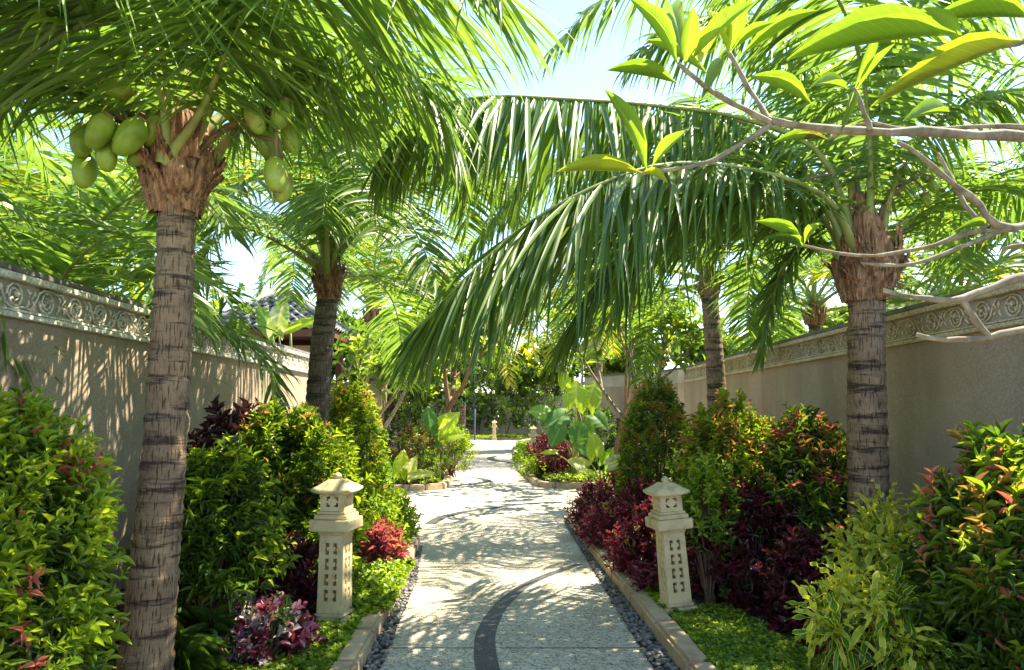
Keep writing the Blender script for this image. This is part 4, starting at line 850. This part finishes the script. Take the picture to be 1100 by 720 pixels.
# ------------------------------------------------------------------ elephant ears
def heart_mesh(q, P, D, U, L, Wd, m=0, cup=.12):
    D=Vector(D).normalized(); X=D.cross(Vector(U)).normalized(); Z=X.cross(D); V=[];UV=[];n=14;k=8
    for i in range(n+1):
        y=i/n; 
        if y<.3: hw=1.0*(.62+.38*math.sin(y/.3*math.pi/2))
        else: hw=math.cos((y-.3)/.7*math.pi/2)**.85
        for j in range(-k,k+1):
            f=j/k; yy=y
            if y<.3: yy=y-(.26*abs(f)**1.1)*(1-y/.3)+ (.10 if f==0 else 0)*(1-y/.3)
            z=-cup*1.6*yy*yy + .16*abs(f)*hw*(1-.3*y) -.10*f*f*hw + .025*math.sin(y*26+abs(f)*5)*abs(f)
            V.append(tuple(Vector(P)+X*(f*hw*Wd)+D*((yy-.12)*L)+Z*(z*L))); UV.append((f*.5*hw+.5,yy))
    c=2*k+1; F=[(i*c+j,i*c+j+1,(i+1)*c+j+1,(i+1)*c+j) for i in range(n) for j in range(2*k)]
    q.add(V,F,UV,m)
def ears(name, base, leaves, label, stalkmat='stalk', cat='plant'):
    """leaves: (blade point, D, U, L, W, material)"""
    t=thing(name,base,label,cat)
    for (c,D,U,L,Wd,mt) in leaves:
        q=Q(); heart_mesh(q,c,D,U,L,Wd); lf=q.build('leaf',t,[M[mt]]); q=Q(); b=Vector(base)+Vector((random.uniform(-.05,.05),random.uniform(-.05,.05),-.01)); c=Vector(c)
        m1=b.lerp(c,.5)+Vector(((b.x-c.x)*.25,0,.04)); tube(q,crom([b,m1,c],10),[.028*(1-.06*i)*max(.5,L/.6) for i in range(11)],7); q.build('stalk',lf,[M[stalkmat]])
    return t
def E(px,py,Y,dx,dz,L,Wd,mt,dy=-.35,uy=-.8,uz=.6): return (W(px,py,Y),(dx,dy,dz),(0,uy,uz),L*.74,Wd*.7,mt)
# big clump, right, beyond the cross path
ears('elephant_ear_plant',at(618,16.8),[
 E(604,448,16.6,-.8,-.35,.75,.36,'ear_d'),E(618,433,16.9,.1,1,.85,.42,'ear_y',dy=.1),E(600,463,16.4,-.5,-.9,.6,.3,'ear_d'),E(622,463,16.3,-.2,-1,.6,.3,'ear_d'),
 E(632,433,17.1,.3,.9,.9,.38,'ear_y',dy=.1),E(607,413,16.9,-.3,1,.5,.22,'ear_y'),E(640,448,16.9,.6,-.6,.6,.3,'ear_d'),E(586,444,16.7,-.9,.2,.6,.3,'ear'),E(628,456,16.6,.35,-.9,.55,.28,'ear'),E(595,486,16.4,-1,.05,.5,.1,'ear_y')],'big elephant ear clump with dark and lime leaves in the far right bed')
ears('elephant_ear_plant',at(645,11.2),[
 E(640,487,11.1,-.1,1,.48,.19,'ear_y',dy=.0,uy=-1,uz=.1),E(628,501,11.0,-.95,.45,.42,.18,'ear_v'),E(656,499,11.0,.85,.5,.42,.17,'ear_v'),E(637,509,10.9,-.2,.1,.4,.12,'ear_y'),E(650,497,11.2,.4,.9,.4,.14,'ear'),E(628,485,11.3,-.5,.3,.3,.14,'ear_d')],'small elephant ear plant with upright lime leaf at the end of the right maroon bed')
ears('elephant_ear_plant',at(472,16.4),[
 E(462,460,16.3,-.15,1,.75,.28,'ear_d',dy=0,uy=-1,uz=.1),E(474,460,16.3,.85,.75,.8,.32,'ear_y',uy=-1,uz=.2),E(484,468,16.2,.9,.2,.5,.24,'ear_y'),E(466,478,16.2,.2,-.9,.45,.2,'ear_d'),E(452,466,16.6,-.8,.3,.5,.2,'ear')],'tall elephant ear plant with two upright leaves in the far left bed')
ears('elephant_ear_plant',at(432,9.6),[
 E(416,507,9.6,-.15,1,.36,.10,'ear',uy=-1,uz=.1),E(430,506,9.5,.1,1,.42,.15,'ear_y',uy=-1,uz=.1,dy=.1),E(438,509,9.5,.4,.85,.38,.13,'ear_v',uy=-1,uz=.2),E(445,511,9.4,1,.25,.42,.10,'ear_v'),E(418,517,9.4,-.5,-.4,.28,.12,'ear_d'),E(422,529,9.3,.6,.1,.32,.09,'ear_y'),E(408,524,9.3,-1,.1,.3,.09,'ear_y')],'low elephant ear plant with rosy stalks near the left kerb corner','stalk_red')
ears('banana_plant',(W(312,400,12.3).x,12.6,0),[
 (W(298,351,12.3),(.1,0,1),(-.2,-1,.2),.6,.2,'ear_v'),(W(312,354,12.3),(1,-.1,.42),(0,-1,.5),.95,.10,'ear_y'),(W(292,355,12.5),(-.5,0,.8),(0,-1,.3),.6,.16,'ear')],'banana plant poking over the end of the left wall before the pavilion')
# ------------------------------------------------------------------ trees
def tree(name, base, h, r, label, cat='tree', bark='bark', levels=4, lean=(0,0), spread=.6, fork=2, leafm=('mid_leaf',), lw=(1,), ll=.14, lwid=.045, nleaf=10, seed=0, tpl=None, first=.35, group=None, puff=0, pufn=0, ratio=.68, dens=1., upb=.25, brk=1.0):
    t=thing(name,base,label,cat,group); rd=random.Random(seed*7+3); rg=np.random.default_rng(seed+500); qb=[Q(),Q()]; tips=[]
    def br(p,d,L,r,lv):
        pts=[p]; dd=Vector(d); n=5
        for i in range(n):
            dd=(dd+Vector((rd.uniform(-1,1),rd.uniform(-1,1),rd.uniform(-.5,.8)))*.13*brk+Vector((0,0,.02*lv))).normalized(); pts.append(pts[-1]+dd*L/n)
        tube(qb[0 if lv==0 else 1],pts,[r*(1-.35*i/n) for i in range(n+1)],10 if lv<2 else 6)
        if lv>=levels: tips.append((pts[-1],dd)); return
        if lv>=2: tips.append((pts[-1],dd))
        k=fork+(rd.random()<.45); a0=rd.uniform(0,6.3)
        for j in range(k):
            a=a0+j*2*math.pi/k+rd.uniform(-.4,.4); A=dd.cross(Vector((.1,.3,1))).normalized(); B=dd.cross(A); o=A*math.cos(a)+B*math.sin(a)
            nd=(dd*(1-spread*.4)+o*spread*rd.uniform(.8,1.2)+Vector((0,0,upb))).normalized(); br(pts[-1],nd,L*ratio*rd.uniform(.85,1.2),r*.62,lv+1)
    L0=h*first; br(Vector(base)-Vector((0,0,.05)),Vector((lean[0],lean[1],1)).normalized(),L0,r,0)
    qb[0].build('trunk',t,[M[bark]]); 
    if qb[1].V: qb[1].build('branches',t,[M[bark]])
    if nleaf:
        P=np.array([tuple(p) for p,_ in tips]); D=np.array([tuple(d) for _,d in tips]); n=len(P)
        if puff:
            P=np.repeat(P,pufn,0); D=np.repeat(D,pufn,0)+rg.normal(0,.6,(n*pufn,3)); P=P+rg.normal(0,puff,P.shape)*np.array([1,1,.75]); n=len(P)
        D=nrm(D); I=np.repeat(np.arange(n),nleaf); K=np.tile(np.arange(nleaf),n); th=K*2.4+rg.uniform(0,6.3,n)[I]; A=nrm(np.cross(D,np.array([.2,.3,1.])))[I]; B=np.cross(D[I],A); o=A*np.cos(th)[:,None]+B*np.sin(th)[:,None]; an=rg.uniform(.5,1.5,len(I))[:,None]
        DD=nrm(D[I]*np.cos(an)+o*np.sin(an)+np.array([0,0,-.1])); pos=P[I]-D[I]*(K/nleaf*ll*.8)[:,None]; L=ll*rg.uniform(.7,1.2,len(I))
        q=Q(); scatter(q,tpl or T_SMALL,pos,DD,nrm(D[I]+np.array([0,0,.6])),L,L*lwid/ll,rg.choice(len(leafm),n,p=np.array(lw)/sum(lw))[I]); q.build('crown',t,[M[m] for m in leafm])
    return t
FR='frangipani trees with bare forking branches'
tree('frangipani_tree',at(389,12.3),3.1,.075,'pale grey frangipani tree forking beside the domed shrub on the left',bark='bark',levels=4,spread=.62,seed=1,leafm=('mid_leaf','lime_leaf'),lw=(2,1),ll=.2,lwid=.04,nleaf=6,first=.33,tpl=T_LANCE,group=FR,lean=(.05,0))
tree('frangipani_tree',at(402,13.4),3.3,.065,'slender pale frangipani tree just right of the forking one on the left',bark='bark',levels=4,spread=.55,seed=2,leafm=('mid_leaf','lime_leaf'),lw=(2,1),ll=.2,lwid=.04,nleaf=6,first=.36,tpl=T_LANCE,group=FR,lean=(.15,0))
tree('brown_tree',at(448,16.9),4.4,.10,'brown barked leaning tree behind the left elephant ears',bark='bark_br',levels=4,spread=.6,seed=3,leafm=('mid_leaf','dark_leaf','lime_leaf'),lw=(3,2,1),ll=.17,lwid=.06,nleaf=6,first=.40,lean=(.33,0),puff=.35,pufn=5)
tree('frangipani_tree',at(692,13.0),3.4,.075,'frangipani tree with pale and dark limbs behind the cone shaped shrub on the right',bark='bark',levels=4,spread=.7,seed=4,leafm=('mid_leaf','lime_leaf'),lw=(2,2),ll=.22,lwid=.045,nleaf=6,first=.38,tpl=T_LANCE,group=FR,lean=(-.05,0))
tree('dark_tree',at(706,14.6),3.8,.06,'thin dark stemmed tree behind the pale frangipani on the right',bark='bark_dk',levels=4,spread=.5,seed=5,leafm=('mid_leaf','maroon_leaf'),lw=(3,1),ll=.14,lwid=.05,nleaf=6,first=.42,lean=(-.12,0))
tree('frangipani_tree',at(632,17.8),3.6,.06,'slim frangipani tree right beside the big elephant ears',bark='bark',levels=4,spread=.5,seed=6,leafm=('lime_leaf','mid_leaf'),lw=(2,1),ll=.2,lwid=.045,nleaf=6,first=.48,tpl=T_LANCE,group=FR,lean=(-.05,0))
tree('frangipani_tree',at(655,17.0),3.4,.055,'slim brown frangipani tree in front of the end on wall',bark='bark_br',levels=4,spread=.5,seed=7,leafm=('lime_leaf','mid_leaf'),lw=(2,1),ll=.2,lwid=.045,nleaf=6,first=.5,tpl=T_LANCE,group=FR,lean=(.05,0))
BT='leafy trees closing the far end of the garden'
bt=[(-7.5,31,6.5,'broad dark tree at the far left end of the garden',('dark_leaf','mid_leaf'),(3,2)),
(-4.2,34,6.5,'mid green tree left of the path end',('mid_leaf','lime_leaf','dark_leaf'),(3,1,2)),
(-1.6,47.5,6.5,'yellow green tree beyond the far wall left of the farthest lantern',('lime_leaf','mid_leaf'),(3,2)),
(2.8,48,7,'bright lime tree beyond the far wall right of the farthest lantern',('lime_leaf','mid_leaf'),(3,1)),
(4.6,33,6.0,'mid green tree behind the end on wall',('mid_leaf','lime_leaf'),(2,2)),
(8.5,30,6.0,'leafy tree beyond the end of the right wall',('mid_leaf','lime_leaf','dark_leaf'),(2,2,1)),
(-11,24,6.5,'broad tree far behind the pavilion',('mid_leaf','lime_leaf'),(2,3)),
(7.8,19,4.6,'small leafy tree behind the right wall under the pale sky',('mid_leaf','lime_leaf'),(2,2)),
(-9,12,6.2,'bright green tree behind the left wall beyond the first palm',('lime_leaf','mid_leaf'),(3,2)),
(12.5,14,5.6,'yellow green tree behind the right wall beyond the banded trunk',('lime_leaf','mid_leaf'),(3,2)),
(-13,50,9,'tall hazy green tree far off on the left',('mid_leaf','lime_leaf'),(2,2)),(14,50,8,'tall green tree far off on the right',('mid_leaf','lime_leaf'),(2,2))]
for i,(x,y,h,lab,lm,lw_) in enumerate(bt):
    tree('leafy_tree',(x,y,0),h,.16,lab,bark='bark_dk',levels=4,spread=.75,seed=20+i,leafm=lm,lw=lw_,ll=.24 if y<30 else .30,lwid=.085 if y<30 else .13,nleaf=7,first=.27,puff=.5,pufn=10,group=BT,ratio=.72)
for i,(px,Y,h,lab) in enumerate([(412,21,4.4,'pale mottled leafy shrub tree left of the brown leaning tree'),(470,25,4.8,'small leafy tree behind the tall left elephant ears'),(585,30,5.4,'small leafy tree left of the big elephant ears')]):
    tree('small_tree',at(px,Y),h,.08,lab,bark='bark',levels=4,spread=.7,seed=50+i,leafm=('mid_leaf','dark_leaf','lime_leaf'),lw=(3,2,1),ll=.2,lwid=.07,nleaf=8,first=.25,puff=.45,pufn=11)
# thin blue grey post at the far end
q=Q(); pb=Vector(at(510,38)); t=thing('garden_post',tuple(pb),'thin blue grey post standing at the far end left of the farthest lantern','post')
tube(q,[pb,pb+Vector((0,0,1.7))],.045,10); q.build('pole',t,[M['bluepost']]); q=Q(); tube(q,[pb+Vector((0,0,1.7)),pb+Vector((0,0,1.74)),pb+Vector((0,0,1.78))],[.1,.1,.03],10); q.build('cap',t,[M['bluepost']])
# ------------------------------------------------------------------ near frangipani tree reaching in from the right
def near_frangipani():
    base=(3.0,2.6,.0); t=thing('frangipani_tree',base,'near frangipani tree whose leafy pale branches reach in from the upper right','tree',FR)
    q=Q(); top=Vector((2.75,2.4,1.9)); tube(q,crom([base,(3.0,2.55,1.0),top],10),[.11-.004*i for i in range(11)],12,jitter=.06); q.build('trunk',t,[M['bark']])
    def b(pts,r,n=16):
        q=Q(); P=crom(pts,n); P=[p+Vector((random.uniform(-1,1),random.uniform(-1,1),random.uniform(-1,1)))*r[0]*.12 for p in P]
        tube(q,P,[(r[0]+(r[1]-r[0])*i/n)*.46*(1+.16*math.sin(i*2.1)) for i in range(n+1)],9,jitter=.08); q.build('branch',t,[M['bark']])
    b([top,W(1180,160,2.3),W(1095,146,2.2),W(1000,143,2.15),W(900,139,2.1),W(828,131,2.05)],(.045,.022))
    b([W(828,131,2.05),W(790,112,2.0),W(755,92,1.95),W(728,68,1.9)],(.020,.012),8)
    b([W(828,133,2.05),W(800,152,2.05),W(765,172,2.05),W(735,180,2.0),W(690,186,2.0)],(.018,.009),8)
    b([W(826,128,2.05),W(808,100,2.1),W(790,70,2.1),W(782,55,2.1)],(.017,.014),8)
    b([W(935,139,2.1),W(925,115,2.1),W(918,95,2.1)],(.017,.013),6)
    b([W(1105,137,2.4),W(1050,136,2.5),W(980,140,2.6),W(930,132,2.7),W(890,150,2.7)],(.02,.012),10)
    b([top,W(1160,250,2.2),W(1080,245,2.1),W(1045,215,2.1),W(1005,180,2.05),W(965,152,2.05)],(.034,.012))
    b([W(1085,246,2.1),W(1040,250,2.1),W(985,268,2.1),W(920,275,2.1),W(862,264,2.1)],(.019,.008),12)
    b([W(1062,246,2.1),W(1040,225,2.15),W(1015,180,2.2),W(1008,165,2.2)],(.018,.011),8)
    b([W(1078,247,2.1),W(1020,270,2.1),W(975,285,2.1),W(925,283,2.1)],(.016,.009),8)
    b([top,W(1170,300,2.0),W(1100,298,1.95),W(1040,318,1.95),W(1000,322,1.95),W(947,311,1.95)],(.036,.012))
    b([W(1032,318,1.95),W(1045,340,1.95),W(1062,362,1.95)],(.017,.02),6)
    b([W(1170,350,2.0),W(1100,354,1.95),W(1060,362,1.95),W(1020,366,1.95),W(985,360,1.95)],(.026,.012),10)
    b([top,W(1160,40,1.9),W(1110,42,1.85),W(1070,50,1.8),W(1030,58,1.75)],(.03,.014),10)
    b([W(1120,268,2.2),W(1100,264,2.2),W(1078,267,2.2)],(.02,.012),5)
    tpl=leaf_tpl([(0,.03),(.12,.25),(.3,.72),(.5,1.),(.68,.98),(.85,.6),(.95,.25),(1,.03)],.10,.09)
    def lf(x0,y0,x1,y1,Y,w_,mt='frang',Y2=None,roll=0):
        a=W(x0,y0,Y); c=W(x1,y1,Y2 or Y-.1); q=Q(); D=c-a; up=Vector((roll,-1,.5))
        scatter(q,tpl,np.array([tuple(a)]),np.array([tuple(D)]),np.array([tuple(up)]),D.length*1.03,w_*.58); q.build('leaf',t,[M[mt]])
    for a in [(728,70,682,-4,1.9,.036),(735,70,745,10,1.9,.04),(742,66,806,0,1.95,.035),(735,62,712,10,1.9,.03,'frang',2.2),
      (750,70,775,20,2.0,.045,'frang_y'),(782,58,798,-6,2.1,.045),(783,60,766,12,2.1,.045,'frang_y'),(778,62,756,100,2.05,.03),(786,55,828,22,2.1,.025),(795,60,874,8,2.1,.02),
      (690,186,604,178,2.0,.016,'frang_y'),(695,186,655,96,2.0,.032),(690,185,716,192,2.0,.01,'frang_y'),(700,180,735,140,2.1,.03,'frang'),(728,90,658,70,2.0,.018),
      (872,112,812,78,2.1,.026),(918,96,905,138,2.1,.02),(910,95,876,88,2.1,.032),(918,95,945,30,2.1,.024),(920,97,958,48,2.1,.02),
      (1026,36,858,48,1.62,.030),(1098,44,948,98,1.7,.015,'frang_y'),(1030,56,1000,6,1.8,.022),(1110,20,1005,12,1.9,.02),(1020,120,976,124,2.0,.034,'frang',1.9),
      (862,262,818,235,2.1,.016),(862,264,838,250,2.1,.018,'frang'),(864,262,880,238,2.1,.018),(862,266,826,252,2.1,.01,'ear_d'),(890,150,836,148,2.7,.022),
      (1060,242,1030,244,2.1,.007),(760,80,700,40,2.3,.02),(1060,-10,990,-30,1.8,.04)]: lf(*a)
near_frangipani()
# ------------------------------------------------------------------ ground cover (stuff)
def cover(name, poly, z0, h, n, mats, wts, ll, lw, label, seed=0, tpl=None, k=5, clump=None):
    rg=np.random.default_rng(seed+900); poly=[Vector((p[0],p[1])) for p in poly]; P=[]
    x0,x1=min(p.x for p in poly),max(p.x for p in poly); y0,y1=min(p.y for p in poly),max(p.y for p in poly)
    def ins(x,y):
        c=False
        for i in range(len(poly)):
            a,b=poly[i-1],poly[i]
            if (a.y>y)!=(b.y>y) and x<(b.x-a.x)*(y-a.y)/(b.y-a.y)+a.x: c=not c
        return c
    while len(P)<n:
        x=rg.uniform(x0,x1); y=rg.uniform(y0,y1)
        if ins(x,y): P.append((x,y))
    P=np.array(P); hh=np.array([h*(.55+.45*noise.noise(Vector((x*4,y*4,seed)))+.35*noise.noise(Vector((x*13,y*13,seed)))) for x,y in P])
    I=np.repeat(np.arange(n),k); pos=np.stack([P[I,0],P[I,1],z0+np.maximum(hh[I],.01)*rg.uniform(.3,1.1,n*k)],1)+rg.normal(0,ll*.25,(n*k,3))*np.array([1,1,.3])
    az=rg.uniform(0,6.28,n*k); e=rg.uniform(-.1,1.1,n*k); D=np.stack([np.cos(az)*np.cos(e),np.sin(az)*np.cos(e),np.sin(e)],1)
    L=ll*rg.uniform(.6,1.25,n*k); q=Q(); scatter(q,tpl or T_SMALL,pos,D,np.tile([0,0,1.],(n*k,1))+rg.normal(0,.2,(n*k,3)),L,L*lw/ll,rg.choice(len(mats),n,p=np.array(wts)/sum(wts))[I])
    o=q.build(name,None,[M[m] for m in mats]); return tag(o,label,'ground cover',kind='stuff')
cover('ground_cover',[(1.21,3.0),(2.15,3.0),(2.1,4.2),(1.9,5.3),(1.75,5.9),(1.16,5.9)],.085,.05,6500,['mid_leaf','lime_leaf'],[2,3],.034,.011,'fine bright green ground cover in front of the leaning right lantern',1)
cover('ground_cover',[(-1.06,3.0),(-1.7,3.0),(-1.65,5.2),(-1.5,5.6),(-1.06,5.6)],.085,.06,3800,['lime_leaf','mid_leaf'],[3,2],.034,.013,'bright green ground cover before the near left lantern',2)
cover('ground_cover',[(-.98,5.6),(-1.5,5.6),(-1.6,9.6),(-1.26,9.4),(-1.05,7.2)],.085,.17,3600,['lime_leaf','mid_leaf'],[4,2],.045,.017,'lime green ground plants along the left kerb behind the near lantern',3,tpl=T_OVAL)
cover('ground_cover',[(-.90,5.7),(-1.1,5.7),(-1.1,7.6),(-.97,7.4)],.1,.09,500,['lime_leaf','mid_leaf'],[4,2],.042,.017,'lime sprigs spilling over the left kerb',4,tpl=T_OVAL)
cover('ground_cover',[(1.75,5.35),(2.0,4.2),(2.15,3.0),(3.35,3.0),(3.4,5.8),(2.4,6.2),(1.6,6.2)],.085,.16,4200,['maroon_dk','maroon_leaf','purple_dk'],[4,2,2],.055,.026,'dark maroon ground cover under the right shrubs',5)
cover('ground_cover',[(1.03,6.3),(1.6,6.2),(2.6,6.3),(2.9,11.8),(1.0,11.2),(.95,9)],.085,.26,5200,['maroon_leaf','maroon_dk','magenta_leaf'],[6,1,.7],.05,.02,'glowing maroon ground cover along the right kerb',6)
cover('ground_cover',[(1.14,5.75),(1.4,5.75),(1.35,6.5),(1.08,6.4)],.085,.08,350,['lime_leaf','mid_leaf'],[3,2],.035,.014,'small light green tuft left of the leaning right lantern',7)
cover('ground_cover',[(-1.5,5.5),(-3.0,3),(-3.0,11.5),(-1.6,9.6)],.085,.16,2600,['dark_leaf','maroon_dk','mid_leaf'],[3,2,1],.07,.026,'dark leaf litter and low plants under the left shrubs',8)
cover('ground_cover',[(-1.5,15.5),(-3.2,15.0),(-4,20),(-1.8,20)],.085,.12,2400,['mid_leaf','lime_leaf'],[2,2],.06,.022,'bright green ground cover behind the front kerb of the far left bed',9)
cover('ground_cover',[(.65,15.9),(2.4,15.8),(2.4,19),(.35,19),(.2,26),(.2,34),(.9,34),(1,19)],.085,.17,3000,['mid_leaf','lime_leaf'],[2,2],.07,.024,'green ground cover along the kerb of the far right bed',10)
cover('grass',[(-5,41.2),(5,41.2),(5,43.5),(-5,43.5)],.09,.10,3500,['lime_leaf','mid_leaf'],[3,2],.16,.02,'short grass on the verge round the farthest lantern',11,tpl=T_SMALL,k=3)
# fallen leaves and grit on the path
q=Q(); rg=np.random.default_rng(5); n=46; P=np.stack([rg.uniform(-1.0,.9,n),rg.uniform(3.8,12,n),np.full(n,.008)],1); az=rg.uniform(0,6.28,n)
scatter(q,T_SMALL,P,np.stack([np.cos(az),np.sin(az),np.full(n,.05)],1),np.tile([0,0,1.],(n,1)),rg.uniform(.015,.04,n),.008,rg.integers(0,2,n)); tag(q.build('leaf_litter',None,[M['deadstalk'],M['orange_leaf']]),'tiny dry leaves scattered over the pale path','leaf litter',kind='stuff')
